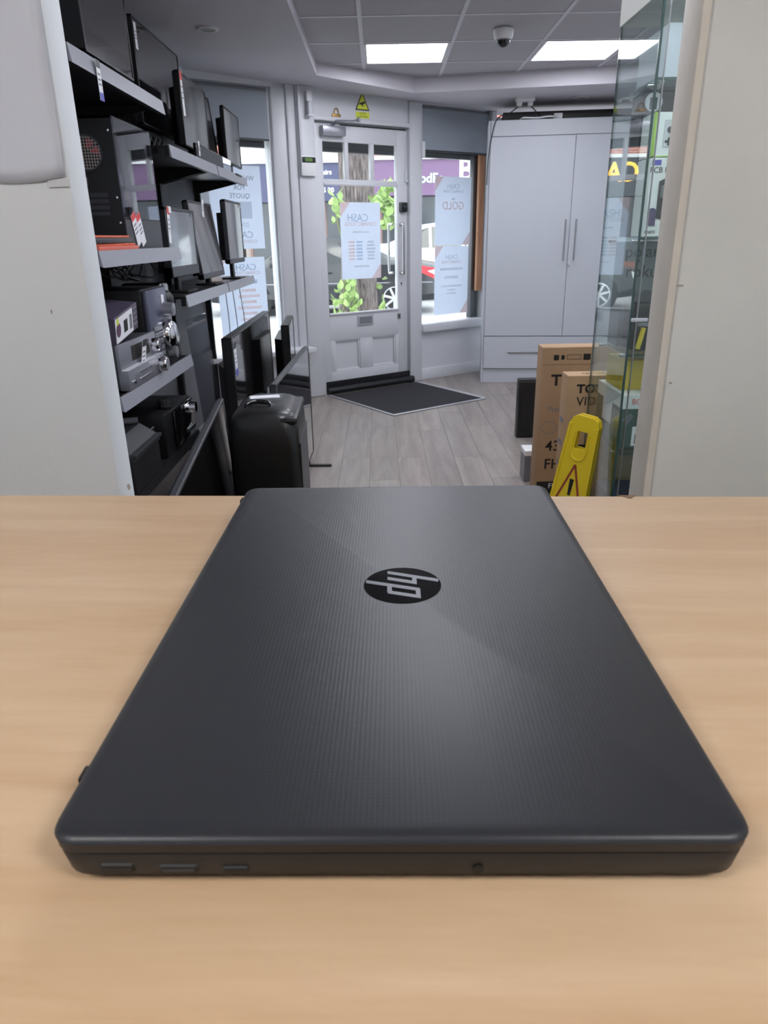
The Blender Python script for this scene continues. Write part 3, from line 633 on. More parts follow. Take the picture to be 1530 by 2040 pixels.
# lower shelf of the far bays
tv = television('monitor', 'grey framed monitor with red price ticket on the lower shelf', 'monitor', -1.01,3.62,4.17,1.13,1.45, th=.04, bez=.016, chin=.05, foot_h=.082, stand='pedestal', scr=SCREENM, frame=DGREY)
price_tag(tv, T(-.235,-.008,.40) @ RY(8), .04, .16, RED)
MB().bev(-.23,-.19,-.012,.0,.375,.405,.003).build('sticker', CARD, tv)
tv = television('monitor', 'large tilted monitor in the middle of the lower shelf', 'monitor', -1.0,4.22,4.80,1.09,1.51, th=.03, bez=.014, chin=.03, lean=7, foot_h=.042, stand='pedestal', scr=SCREENM, frame=DGREY)
price_tag(tv, T(-.255,-.03,.46) @ RY(10), .035, .09)
tv = television('monitor', 'glossy monitor at the window end of the lower shelf', 'monitor', -.98,4.90,5.44,1.15,1.54, th=.03, bez=.015, chin=.03, foot_h=.102, stand='pedestal', scr=SCREEN, frame=DGREY)
price_tag(tv, T(.235,-.010,.49), .02, .03, RED)
# computer tower
pc = thing('computer_tower', 'black desktop computer with clear side panel on the second shelf', 'computer', T(-1.09,3.22,1.268))
MB().box(-.105,.098,-.235,-.228,0,.47).box(-.105,-.098,-.235,.235,0,.47).box(-.105,.098,.228,.235,0,.47).box(-.105,.098,-.235,.235,.46,.47).box(-.105,.098,-.235,.235,0,.012).box(-.098,.098,-.228,.228,.11,.118).build('case', BLACK, pc)
MB().bev(.098,.104,-.235,.235,.115,.47,.002,1).build('clear_panel', glass('clear_acrylic', (.75,.76,.82), .06), pc)
MB().bev(.097,.104,-.235,.235,0,.113,.002,1).build('lower_panel', DGREY, pc)
box(-.09,-.086,-.2,.2,.14,.44).build('circuit_board', mat('dark_board', (34,36,44), .5), pc)
MB().bev(-.09,.0,-.10,.18,.20,.235,.004).build('graphics_card', mat('card_shroud', (96,74,66), .45), pc, smooth=40)
MB().tube([(-.03,-.18,.42),(.03,-.12,.36),(.05,-.08,.25),(.04,-.06,.14)], .012, 8).build('cable_sleeve', GREYP, pc, smooth=60)
fan = MB().lathe([(.058,0),(.064,0),(.064,.006),(.058,.006)], 28, ring=True).build('fan_ring', DGREY, pc, T(-.01,-.236,.345) @ RX(90))
REDP = mat('red_fan_blade', (190,40,46), .4)
for k in range(7):
    a = 2*PI*k/7; MB().prism([(.014*math.cos(a),.014*math.sin(a)),(.05*math.cos(a-.1),.05*math.sin(a-.1)),(.052*math.cos(a+.5),.052*math.sin(a+.5)),(.018*math.cos(a+.6),.018*math.sin(a+.6))], -.001, .001).build('fan_blade', REDP if k < 2 else BLACK, fan)
MB().cyl((0,0,-.002),(0,0,.003),.018).build('fan_hub', BLACK, fan)
gm = MB()
for i in range(-5,6):
    gm.box(i*.0105-.0012,i*.0105+.0012,-math.sqrt(max(0,.058**2-(i*.0105)**2)),math.sqrt(max(0,.058**2-(i*.0105)**2)),.004,.006)
    gm.box(-math.sqrt(max(0,.058**2-(i*.0105)**2)),math.sqrt(max(0,.058**2-(i*.0105)**2)),i*.0105-.0012,i*.0105+.0012,.004,.006)
gm.build('fan_grille', mat('grille_grey', (170,160,156), .4, metal=.2), fan)
box(-.075,-.02,-.2375,-.235,.235,.262).build('rating_label', GREYP, pc)
for k, z in enumerate((.20,.178,.156,.134)): box(-.085,.05,-.237,-.235,z-.007,z+.007).build('slot_cover', DGREY, pc)
for z in (.10,.19,.42): MB().cyl((.085,-.238,z),(.085,-.234,z),.004,n=8).build('screw', CHROME, pc)
price_tag(pc, T(.106,-.15,.135) @ RZ(90) @ RY(-22), .055, .125, RED); price_tag(pc, T(.1065,-.09,.135) @ RZ(90) @ RY(-22), .055, .125, RED)
# keyboards
def keyboard(M, label, base, keys):
    t = thing('keyboard', label, 'keyboard', M)
    MB().bev(-.21,.21,-.065,.065,0,.018,.005).build('case', base, t, smooth=40)
    km = [mat('key_orange', (226,116,84), .5), mat('key_cream', (232,216,196), .5), mat('key_grey', (96,98,112), .5)]
    for r in range(4):
        for c in range(14): MB().bev(-.2+c*.0287,-.2+c*.0287+.025,-.055+r*.027,-.055+r*.027+.024,.017,.026,.003,1).build('key', km[(0 if (c > 9 or r == 0) else (1 if c < 8 else 2))], t)
keyboard(T(-1.0,2.74,1.268) @ RZ(90), 'salmon keyboard at the bottom of the pair on the second shelf', mat('salmon_case', (212,104,84), .5), 0)
keyboard(T(-1.005,2.71,1.2945) @ RZ(91), 'dark grey keyboard with orange and cream keys stacked on another keyboard', DGREY, 1)
# hi-fi on the third shelf
t = thing('stereo_system', 'black mini stereo with silver front and chrome dial on the third shelf', 'stereo', T(-1.12,3.235,.777))
MB().bev(-.18,.12,-.145,.145,0,.335,.008).build('cabinet', BLACK, t, smooth=40)
MB().bev(.118,.145,-.145,.145,.05,.332,.012).build('front_panel', mat('stereo_front', (92,94,112), .3, metal=.4), t, smooth=40)
MB().lathe([(.0,.045),(.05,.04),(.062,.025),(.066,0)], 28).build('chrome_dial', CHROME, t, T(.145,.06,.13) @ RY(90), smooth=50)
MB().lathe([(.0,.05),(.028,.045),(.034,0)], 20).build('volume_knob', SILVER, t, T(.145,.07,.235) @ RY(90), smooth=50)
MB().lathe([(.0,.04),(.026,.035),(.03,0)], 20).build('lower_knob', GREYP, t, T(.145,.085,.045) @ RY(90), smooth=50)
for k in range(5): MB().bev(.144,.152,-.12,.0,.045+k*.028,.066+k*.028,.003,1).build('button_bar', GREYP, t)
box(.1455,.147,.045,.085,.262,.30).build('sticker', CARD, t)
t = thing('loudspeaker', 'tall glossy black oval loudspeaker at the end of the third shelf', 'loudspeaker', T(-1.03,3.455,.777))
MB().bev(-.16,.03,-.066,.066,0,.345,.02,3).build('cabinet', GLOSSB, t, smooth=50)
MB().lathe([(.0,.022),(.05,.026),(.06,.018),(.064,0)], 32).build('bass_cone', GLOSSB, t, T(.03,0,.105) @ RY(90), smooth=60)
MB().lathe([(.0,.03),(.03,.026),(.045,.012),(.05,0)], 24).build('tweeter_horn', BLACK, t, T(.03,0,.26) @ RY(90), smooth=60)
MB().lathe([(.060,.0),(.065,.012),(.060,.02)], 32, ring=True).build('trim_ring', DGREY, t, T(.03,0,.105) @ RY(90), smooth=60)
t = thing('amplifier', 'silver stereo amplifier with two chrome knobs on the third shelf', 'amplifier', T(-1.08,2.84,.777))
MB().bev(-.18,.115,-.225,.225,.008,.165,.004).build('case', DGREY, t, smooth=40)
SILF = mat('silver_face', (128,128,136), .38, metal=.35, noise=.03)
MB().bev(.112,.125,-.225,.225,.07,.17,.003).build('upper_face', SILF, t, smooth=40)
MB().bev(.112,.15,-.225,.225,.004,.078,.003).build('lower_face', SILF, t, smooth=40)
box(.1,.1505,-.222,.222,.078,.0795).build('lip', mat('pale_lip', (206,206,212), .4), t)
box(.1248,.1262,-.09,.13,.095,.15).build('display_window', INK, t)
for y_, z_, r_ in ((.175,.12,.028),(.165,.042,.03)):
    MB().lathe([(r_*.9,.034),(r_,.03),(r_*1.05,0)], 24).build('knob', CHROME, t, T(.124 if z_ > .1 else .149,y_,z_) @ RY(90), smooth=50)
for i in range(9):
    for k in (0,1): MB().cyl((.15,-.10+i*.018,.028+k*.026),(.154,-.10+i*.018,.028+k*.026),.0035,n=8).build('button', CHROME, t)
for k in (-.185,-.17): MB().cyl((.15,k,.03),(.156,k,.03),.006,n=10).build('headphone_socket', CHROME, t)
price_tag(t, T(.152,.0,.165) @ RZ(90) @ RX(10), .05, .14, DGREY, BLUEP)
t = thing('radio_carton', 'white and purple boxed radio tilted on top of the amplifier', 'carton', T(-1.03,2.78,.966) @ RX(8) @ RY(6))
MB().bev(-.06,.06,-.135,.135,0,.10,.002,1).build('box', mat('purple_carton', (74,66,84), .5), t)
box(.0602,.0612,-.13,.07,.006,.094).build('printed_panel', CARD, t)
MB().cyl((.0612,-.10,.05),(.0616,-.10,.05),.026).build('oval_mark', mat('plum_print', (92,62,88), .5), t)
MB().cyl((.0612,-.105,.082),(.0617,-.105,.082),.013).build('round_badge', YELLOWS, t)
box(.0612,.0616,-.04,.005,.025,.07).build('product_picture', INK, t); box(.0612,.0616,.03,.06,.02,.075).build('print_block', GINK, t)
for k in range(4): box(.0602,.0612,.08,.125,.02+k*.02,.032+k*.02).build('print_line', GREYP, t)
# low shelf
t = thing('printer', 'black ridged printer on the lowest shelf nearest the counter', 'printer', T(-1.05,2.69,.402))
MB().bev(-.2,.12,-.17,.17,0,.15,.01).build('body', BLACK, t, smooth=40)
MB().prism([(-.19,.15),(.125,.13),(.128,.15),(.05,.20),(-.19,.205)], -.165, .165, axis='y').build('lid', DGREY, t)
MB().bev(.05,.135,-.168,.168,.145,.16,.004).build('front_lip', DGREY, t, smooth=40)
MB().cyl((-.05,.12,.215),(.05,.15,.215),.014).build('roller', GREYP, t, smooth=50)
price_tag(t, T(.10,.165,.18) @ RZ(90) @ RX(14), .035, .09, DGREY)
t = thing('cassette_deck', 'black hi-fi box with a remote on top on the lowest shelf', 'hi-fi', T(-1.08,3.24,.402))
MB().bev(-.2,.13,-.22,.22,0,.19,.006).build('cabinet', BLACK, t, smooth=40)
MB().bev(.128,.15,-.10,.22,.01,.185,.01).build('control_face', GLOSSB, t, smooth=40)
MB().lathe([(.0,.03),(.026,.028),(.03,0)], 20).build('chrome_knob', CHROME, t, T(.15,.15,.145) @ RY(90), smooth=50)
MB().bev(.15,.156,.06,.19,.04,.06,.003).build('tray_line', STEEL, t)
price_tag(t, T(.152,.02,.185) @ RZ(90) @ RX(12), .045, .12, DGREY, BLUEP)
t = thing('remote_control', 'black remote control lying on the black hi-fi', 'remote control', T(-1.0,3.22,.593) @ RZ(20))
MB().bev(-.025,.025,-.085,.085,0,.02,.006).build('body', BLACK, t, smooth=40)
for i in range(6):
    for k in range(3): MB().bev(-.016+k*.012,-.008+k*.012,-.07+i*.018,-.06+i*.018,.0195,.0225,.001,1).build('button', DGREY, t)
# cables in the shelves
cb = thing('cable_bundle', 'tangle of black cables hanging under the second shelf', 'cables', T(-1.1,3.25,1.25))
for k in range(7):
    a = random.uniform(-.35,.0); MB().tube([(random.uniform(-.05,.1),a,-.02),(random.uniform(-.05,.12),a+.05,-.07),(random.uniform(0,.12),a+.12,-random.uniform(.08,.115)),(random.uniform(0,.1),a+.2,-.09),(random.uniform(-.05,.08),a+.25,-.02)], .0035, 5).build('cable', BLACK, cb, smooth=60)
cb = thing('cable_bundle', 'loose black cables behind the large television on the upper shelf', 'cables', T(-1.06,3.75,1.70))
for k in range(4): MB().tube([(.02,-.15+k*.07,.005),(.03,-.11+k*.07,.05),(.0,-.06+k*.07,.07),(.02,-.02+k*.07,.005)], .004, 5).build('cable', BLACK, cb, smooth=60)
cb = thing('cable_bundle', 'long thin cables hanging in front of the window below the far shelf', 'cables', T(-1.12,5.35,1.0))
for k in range(3): MB().tube([(.02+.04*k,-.1+.05*k,.03),(.03+.05*k,-.1+.04*k,-.3),(.0+.06*k,-.06+.05*k,-.6),(.02+.05*k,-.08+.05*k,-.95)], .003, 5).build('cable', BLACK, cb, smooth=60)

# ---------------- televisions and speaker on the floor
tv = television('television', 'long black television leaning in the foreground beside the speaker', 'television', -.508,1.50,2.64,.11,.748, th=.022, bez=.012, yaw=6.0, lean=3, foot_h=.11, stand='feet', frame=DGREY)
tv = television('television', 'floor television nearest the door mat, its glossy screen mirroring the mat', 'television', -.455,3.12,4.30,.05,.70, th=.03, bez=.010, yaw=-1.5, foot_h=.05, stand='feet', frame=DGREY, scr=SCREEN)
tv = television('television', 'big black television standing on the floor below the far shelves', 'television', -.755,3.60,4.98,.06,.845, th=.05, bez=.010, yaw=.5, foot_h=.06, stand='feet', bulge=.06)
price_tag(tv, T(-.66,-.010,.82) @ RY(-4), .06, .17, DGREY, BLUEP)
tv = television('television', 'smaller black television on the floor closest to the door post', 'television', -.625,4.74,5.36,.30,.775, th=.05, bez=.010, yaw=4, foot_h=.30, stand='pedestal', bulge=.05)
price_tag(tv, T(-.32,-.010,.74) @ RY(-8), .03, .12)
t = thing('acrylic_sheet', 'clear plastic sheet leaning under the shelves behind the amplifier', 'sheet', T(-.90,3.62,.0) @ RZ(90) @ RX(-4))
box(0,.42,0,.004,.02,.93).build('panel', glass('smoky_acrylic', (.82,.83,.87), .07), t); MB().bev(0,.42,-.01,.02,0,.02,.003).build('foot_rail', GREYP, t)
sp = thing('party_speaker', 'glossy black floor speaker with moulded handle and price ticket on top', 'loudspeaker', T(-.425,2.60,0) @ RZ(2))
def spk_ring(z, hx, hy, r): return (z, hx, hy, r)
loft([(0,.115,.19,.03),(.02,.125,.2,.035),(.60,.125,.2,.04),(.68,.122,.195,.05),(.72,.110,.18,.06),(.737,.085,.15,.06)], 8).build('cabinet', mat('speaker_black', (12,12,14), .38, coat=.12), sp, smooth=60)
loft([(.05,.002,.17,.002),(.62,.002,.17,.002)]).build('front_grille', DGREY, sp, T(.126,0,0))
MB().tube([(-.07,-.10,.722),(-.065,-.07,.745),(-.03,-.05,.750),(.01,-.06,.745),(.02,-.09,.724)], .008, 8).build('handle', GLOSSB, sp, smooth=60)
MB().bev(-.06,.02,-.08,-.03,.732,.741,.003).build('handle_recess', INK, sp, smooth=40)
MB().bev(.05,.123,-.185,.185,.69,.718,.012).build('shoulder_trim', BLACK, sp, smooth=40)
price_tag(sp, T(.04,.05,.748) @ RZ(100) @ RX(90), .05, .11, CARD, BLUEP)
for sx in (-1,1): MB().cyl((sx*.09,-.15,.03),(sx*.135,-.15,.03),.03).build('wheel', BLACK, sp, smooth=50)
#NEXT2
# ================================================================== RIGHT: CABINET, CARTONS, SIGN
CX, CY0, CY1 = .88, 2.57, 2.993
cab = thing('display_cabinet', 'tall glass display cabinet filled with boxed goods beside the partition', 'display cabinet', T(CX,CY0,0))
CW, CD = .86, CY1-CY0
CREAM = mat('cream_cornice', (214,214,206), .5)
MB().bev(-.004,CW,-.004,CD+.004,1.986,2.44,.004).build('cornice', CREAM, cab, smooth=40)
MB().bev(0,CW,0,CD,0,.24,.004).build('plinth', mat('cabinet_plinth', (52,54,66), .5), cab, smooth=40)
box(0,.006,.006,CD-.006,.241,1.986).build('side_pane', GLASSC, cab)
box(-.0006,.0066,-.001,.006,.241,1.986).build('pane_edge', GEDGE, cab)
box(-.0006,.0066,CD-.006,CD-.003,.241,1.986).build('pane_edge', GEDGE, cab)
box(.008,CW,.0,.005,.241,1.986).build('front_pane', GLASSC, cab)
MB().bev(.022,.026,-.004,.004,.241,1.986,.001,1).build('door_strip', STEEL, cab)
box(.0,CW,CD-.003,CD+.0,.241,1.986).build('back_pane', GLASSC, cab)
box(CW-.01,CW,.006,CD-.006,.241,1.986).build('end_panel', CREAM, cab)
for z in (.518,.889,1.283,1.757):
    s = box(.008,CW-.012,.02,CD-.008,z-.006,z).build('glass_shelf', GLASSC, cab)
    box(.008,CW-.012,.016,.02,z-.007,z+.001).build('shelf_edge', GEDGE, s)
    for yy in (.08,CD-.08): MB().cyl((.004,yy,z-.012),(.03,yy,z-.012),.006,n=10).build('shelf_stud', STEEL, s, smooth=50)
MB().bev(.0,.06,-.012,-.004,1.005,1.02,.002).cyl((.012,-.012,1.0125),(.012,-.02,1.0125),.005,n=10).build('cabinet_lock', CHROME, cab, smooth=40)
CK = 1.158     # print layouts are drawn on a small module and enlarged to the box's real size
def carton(name, label, cat, x0, x1, y0, y1, z0, z1, m):
    t = thing(name, label, cat, T(x0,y0,z0) @ Matrix.Scale(CK,4)); MB().bev(0,(x1-x0)/CK,0,(y1-y0)/CK,0,(z1-z0)/CK,.0015,1).build('box', m, t); return t
WBOX = mat('white_carton', (226,228,226), .45, noise=.03); GREENB = mat('lime_print', (150,190,60), .5); DBOX = mat('dark_carton', (52,52,58), .5); GBOX = mat('grey_carton', (118,124,128), .5)
t = carton('gadget_carton', 'pale grey carton on the top glass shelf of the cabinet', 'carton', 0.926,1.181,2.629,2.895,1.759,1.914, mat('pale_carton', (186,190,198), .5))
text('lettering', 'Electric T', .022, GINK, t, T(.08,-.001,.09) @ UP)
t = carton('gadget_carton', 'dark carton with two white round phone pictures in the cabinet', 'carton', 0.917,1.181,2.779,2.895,1.284,1.750, DBOX)
for z in (.375,.31):
    MB().cyl((.032,-.0012,z),(.032,0,z),.026,n=28).build('round_picture', CARD, t)
    MB().bev(.020,.042,-.002,-.001,z-.02,z+.012,.0004,1).build('phone_picture', DGREY, t)
t = carton('controller_carton', 'white and lime game controller box in the cabinet', 'carton', 0.917,1.158,2.640,2.762,1.535,1.668, WBOX)
box(-.0008,0,0,.008,0,.115).build('lime_edge', GREENB, t); box(.0,.006,-.0008,0,0,.115).build('lime_edge', GREENB, t); box(.0,.208,-.0008,0,0,.003).build('lime_edge', GREENB, t)
MB().bev(.03,.14,-.002,-.0005,.025,.095,.0006,1).build('controller_picture', mat('controller_grey', (196,198,200), .4), t)
MB().cyl((.045,-.003,.07),(.045,-.002,.07),.008).build('thumb_stick', DGREY, t)
MB().bev(.034,.056,-.003,-.002,.036,.043,.0004,1).bev(.0415,.0485,-.003,-.002,.029,.05,.0004,1).build('direction_pad', DGREY, t)
MB().cyl((.06,-.003,.085),(.06,-.002,.085),.003).cyl((.06,-.003,.028),(.06,-.002,.028),.003).build('buttons', DGREY, t)
t = carton('inspection_mirror_carton', 'white boxed magnifier with black window beneath the controller box', 'carton', 0.917,1.181,2.634,2.768,1.286,1.532, WBOX)
MB().prism([(.03,.05),(.20,.02),(.20,.165),(.06,.165),(.03,.15)], -.0015, 0, axis='y').build('window', INK, t)
MB().bev(.035,.07,-.012,-.001,.105,.14,.005).build('product', GREYP, t, smooth=40); MB().cyl((.10,-.004,.09),(.10,-.001,.09),.03).build('lens', DGREY, t)
text('lettering', 'PCB BOARD', .021, INK, t, T(-.001,-.001,.180) @ UP, align='LEFT'); text('lettering', 'RNOS', .012, INK, t, T(.002,-.001,.012) @ UP, align='LEFT')
box(.004,.03,-.001,0,.193,.207).build('blue_badge', BLUEP, t)
MB().bev(.006,.03,-.003,-.001,.03,.062,.002).cyl((.018,-.0035,.066),(.018,-.001,.066),.013).build('purple_badge', mat('purple_print', (70,54,96), .5), t)
t = carton('media_player_carton', 'grey carton with bold black lettering standing in the cabinet', 'carton', 0.908,1.181,2.779,2.895,0.891,1.268, GBOX)
text('lettering', 'polaroid', .052, INK, t, T(.0,-.001,.295) @ UP, align='LEFT'); text('lettering', 'roku', .055, INK, t, T(.006,-.001,.235) @ UP, align='LEFT'); MB().cyl((.045,-.001,.268),(.045,0,.268),.004).build('dot', INK, t)
t = thing('tool_bag', 'black tool case with a yellow handled tool in the cabinet', 'tool case', T(.915,2.629,.892) @ Matrix.Scale(CK,4))
MB().bev(0,.2,0,.11,0,.15,.012).build('case', BLACK, t, smooth=40)
MB().prism([(0,.15),(.06,.18),(.2,.15)], .02, .1, axis='y').build('flap', DGREY, t)
MB().tube([(.018,-.006,.01),(.024,-.008,.04),(.03,-.008,.075)], .008, 8).build('tool_handle', YELLOW, t, smooth=60)
MB().bev(.01,.06,-.012,-.002,.078,.09,.004).build('tool_head', SILVER, t, smooth=40)
t = carton('drill_carton', 'green and white power tool carton on the lower glass shelf', 'carton', 0.909,1.227,2.634,2.953,0.521,0.728, mat('green_carton', (44,78,64), .45))
box(-.001,.275,-.001,.276,.135,.1795).build('white_band', WBOX, t)
box(-.0016,-.001,.10,.20,.06,.16).build('side_label', CARD, t); box(-.0016,-.001,.02,.09,.03,.12).build('side_picture', mat('teal_grey_print', (110,128,130), .5), t)
text('lettering', 'BOSCH', .026, RED, t, T(.028,-.0015,.158) @ UP, align='LEFT')
box(.04,.09,-.001,0,.01,.075).build('barcode_label', CARD, t)
for k in range(6): box(.05+k*.006,.053+k*.006,-.0014,-.001,.018,.05).build('barcode_bar', INK, t)
MB().prism([(.0,.10),(.03,.12),(.04,.11),(.02,.08)], -.001, 0, axis='y').build('product_picture', GREYP, t)
carton('tool_carton', 'yellow carton standing on the green power tool carton', 'carton', 0.926,1.158,2.733,2.918,0.730,0.843, mat('yellow_carton', (206,178,50), .5))
t = carton('blue_booklet', 'dark blue flat box on the cabinet floor', 'carton', 0.915,1.158,2.605,2.895,0.242,0.304, mat('navy_box', (50,58,84), .5))

def tv_carton(label, x0, y0, wd, h, th, m, prints):
    t = thing('television_carton', label, 'carton', T(x0,y0,0))
    MB().bev(0,wd,0,th,0,h,.004).build('box', m, t, smooth=40)
    box(-.001,wd,-.001,th*.4,h-.012,h-.0115).build('seam_tape', mat('parcel_tape', (196,164,128), .25, coat=.3), t)
    prints(t); return t
def pr1(t):
    text('lettering', 'TOSHIBA', .075, INK, t, T(.05,-.001,.622) @ UP, align='LEFT', sx=1.1, bold=.03); text('lettering', 'Press', .036, GINK, t, T(.042,-.001,.478) @ UP, align='LEFT')
    text('lettering', '43"', .076, INK, t, T(.042,-.001,.285) @ UP, align='LEFT', bold=.01); text('lettering', 'FHD', .076, INK, t, T(.04,-.001,.188) @ UP, align='LEFT', bold=.01)
    box(.01,.60,-.0012,0,.01,.095).build('black_band', INK, t); text('lettering', 'FHD', .04, CARD, t, T(.07,-.002,.07) @ UP, align='LEFT')
    box(.0,.64,-.0012,0,.70,.702).build('fold_line', mat('fold_brown', (150,114,82), .8), t)  # fold drawn as a thin darker brown line
    for a,b,z0,z1 in ((.055,.08,.722,.748),(.092,.108,.725,.746),(.20,.235,.722,.752)): box(a,b,-.0012,0,z0,z1).build('pictogram', INK, t)
    box(.12,.19,-.0012,0,.725,.727).box(.12,.19,-.0012,0,.747,.749).box(.12,.122,-.0012,0,.727,.747).box(.188,.19,-.0012,0,.727,.747).build('print_frame', INK, t)
    hx = MB()
    for q in range(6):
        a = Vector((.055+.042*math.cos(q*PI/3), .385+.036*math.sin(q*PI/3))); b = Vector((.055+.042*math.cos((q+1)*PI/3), .385+.036*math.sin((q+1)*PI/3))); d = (b-a).normalized(); n_ = Vector((-d.y,d.x))*.0012
        hx.prism([tuple(a-n_),tuple(b-n_),tuple(b+n_),tuple(a+n_)], -.001, 0, axis='y')
    hx.build('hexagon_mark', GINK, t)
def pr2(t):
    text('lettering', 'TOSHIBA', .052, INK, t, T(.04,-.001,.676) @ UP, align='LEFT', sx=1.1, bold=.03); text('lettering', 'VIDAA', .054, INK, t, T(.042,-.001,.622) @ UP, align='LEFT')
    box(.03,.10,-.0012,0,.395,.43).build('dark_mark', INK, t); text('lettering', 'TOSHIBA', .024, INK, t, T(.07,.05,.7345), align='LEFT')
    for k in range(5): box(-.001,0,.03,.09,.12+k*.1,.14+k*.1).build('side_print', GINK, t)
tv_carton('taller brown television carton, behind the other one', .79,3.50,.64,.785,.12, KRAFT, pr1)
tv_carton('shorter worn brown television carton nearest the yellow sign', .797,3.02,.62,.734,.11, KRAFT2, pr2)
tag(MB().bev(.915,1.45,4.70,4.78,.0,.40,.006).bev(.93,1.43,4.694,4.70,.015,.385,.002,1).build('black_screen', BLACK, None, smooth=40), 'black flat panel standing on the floor behind the television cartons', 'panel')
t = thing('grey_box', 'small white and grey box on the floor behind the tall carton', 'box', T(.79,3.78,0))
MB().bev(0,.2,0,.12,0,.16,.003).build('body', GREYP, t); MB().bev(-.002,.2,-.002,.122,.15,.18,.003).build('lid', WHITEP, t)
# folded wet floor sign leaning on the cabinet
SM = T(.726,2.76,0) @ RZ(-36) @ RY(8)
sg = thing('wet_floor_sign', 'folded yellow wet floor sign leaning against the glass cabinet', 'sign', SM)
def sign_leaf(y0, y1, nm):
    mb = MB()
    def hw(z): return .088-.046*z          # half width narrows towards the top
    def strip(z0, z1, a=None):
        if a is None: mb.prism([(-hw(z0),z0),(hw(z0),z0),(hw(z1),z1),(-hw(z1),z1)], y0, y1, axis='y')
        else:
            for sx in (-1,1): mb.prism([(sx*hw(z0),z0),(sx*hw(z1),z1),(sx*a,z1),(sx*a,z0)], y0, y1, axis='y')
    strip(0,.50); strip(.50,.575,.022); strip(.575,.60)
    mb.prism([(-hw(.60),.60),(hw(.60),.60),(hw(.60)-.010,.625),(.03,.637),(-.03,.637),(-hw(.60)+.010,.625)], y0, y1, axis='y')
    for sx in (-1,1): mb.prism([(sx*hw(0),0),(sx*hw(.60),.60),(sx*(hw(.60)-.009),.60),(sx*(hw(0)-.009),0)], y0-.006, y1, axis='y')
    return mb.build(nm, YELLOW, sg, smooth=30)
sign_leaf(0,.012,'front_leaf'); sign_leaf(.030,.042,'rear_leaf')
MB().cyl((-.045,.021,.612),(.045,.021,.612),.015).build('hinge', YELLOW, sg, smooth=50)
WR = mat('dull_red_print', (150,62,46), .5)
tri = MB()
for a, b in (((-.062,.235),(.062,.235)),((.062,.235),(0,.435)),((0,.435),(-.062,.235))):
    d = Vector((b[0]-a[0],b[1]-a[1])).normalized(); n_ = Vector((-d.y,d.x))*.0045
    tri.prism([(a[0]-n_.x,a[1]-n_.y),(b[0]-n_.x,b[1]-n_.y),(b[0]+n_.x,b[1]+n_.y),(a[0]+n_.x,a[1]+n_.y)], -.001, .0005, axis='y')
tri.build('warning_triangle', WR, sg)
MB().prism([(-.006,.30),(.006,.30),(.009,.372),(-.009,.372)], -.001, .0005, axis='y').prism([(-.007,.272),(.007,.272),(.007,.287),(-.007,.287)], -.001, .0005, axis='y').build('exclamation_mark', INK, sg)
MB().tube([(-.028,-.001,.57),(-.03,-.001,.48),(0,-.001,.455),(.03,-.001,.48),(.028,-.001,.57)], .0035, 6).build('moulded_rib', YELLOW, sg, smooth=60)

# ================================================================== OUTSIDE
struct('pavement', MB().prism([(-14,-3.8),(2.55,7.8),(9,12.5),(16,12.9),(16,13.0),(-14,13.0)], -.14, -.04), mat('paving', (186,180,176), .85, noise=.12, nscale=3, bump=.2, bscale=30))
struct('road', box(-22,22,13.0,21.0,-.30,-.14), mat('asphalt', (150,150,152), .9, noise=.1, nscale=60, bump=.3))
struct('kerb', MB().bev(-22,22,12.9,13.04,-.2,-.035,.01), mat('kerb_stone', (176,174,172), .8, noise=.1))
struct('far_pavement', box(-22,22,21.0,24.0,-.25,-.08), mat('paving_far', (186,182,180), .85, noise=.1))
# tree
tr = thing('street_tree', 'broad street tree with leafy shoots outside the door', 'tree', T(-.33,11.0,-.05))
vs = []; fs = []; n = 36; zs = [0,.15,.4,.9,1.5,2.1,2.8,3.6,4.6]
for j, z in enumerate(zs):
    rr = .245+.10*math.exp(-z*4)+.015*math.sin(z*3)
    for i in range(n):
        a = 2*PI*i/n; q = rr*(1+.05*math.sin(5*a+z)+.035*math.sin(11*a+2*z)); vs.append((q*math.cos(a)+.03*z*.3,q*math.sin(a),z))
for j in range(len(zs)-1):
    for i in range(n): k = (i+1)%n; fs.append((j*n+i,j*n+k,(j+1)*n+k,(j+1)*n+i))
MB().add(vs, fs).build('trunk', BARK, tr, smooth=80)
lv = []
for i in range(9):
    u = i/8; wv_ = .5*math.sin(PI*min(1,u*1.05+.02))**.7*(1-.25*u); lv.append((u, wv_))
lm = MB(); V = []; Fc = []
for u, wv_ in lv: V += [(-wv_*.9,u-.1,-.12*wv_),(0,u-.1,.05),(wv_*.9,u-.1,-.12*wv_)]
for i in range(8): Fc += [(3*i,3*i+1,3*i+4,3*i+3),(3*i+1,3*i+2,3*i+5,3*i+4)]
leaf_me = lm.add(V, Fc).mesh('leaf', 60); leaf_me.materials.append(LEAF)
def shoots(cx_, cz, rx, rz, cnt, size, cyy=-.55):
    for k in range(cnt):
        a = random.uniform(0,2*PI); q = math.sqrt(random.random())
        o = bpy.data.objects.new('leaf', leaf_me); C.objects.link(o)
        o.matrix_local = T(cx_+rx*q*math.cos(a), cyy+random.uniform(-.2,.2), cz+rz*q*math.sin(a)) @ Matrix.Rotation(random.uniform(0,6.28),4,'Z') @ RX(random.uniform(20,110)) @ RY(random.uniform(-40,40)) @ Matrix.Scale(size*random.uniform(.7,1.2),4)
        o.parent = tr
shoots(.47,1.70,.24,.27,85,.125); shoots(-.25,1.68,.10,.22,18,.12); shoots(-.14,.45,.17,.36,80,.115); shoots(.37,.55,.06,.28,8,.11, -.1); shoots(.55,1.95,.10,.10,8,.15)
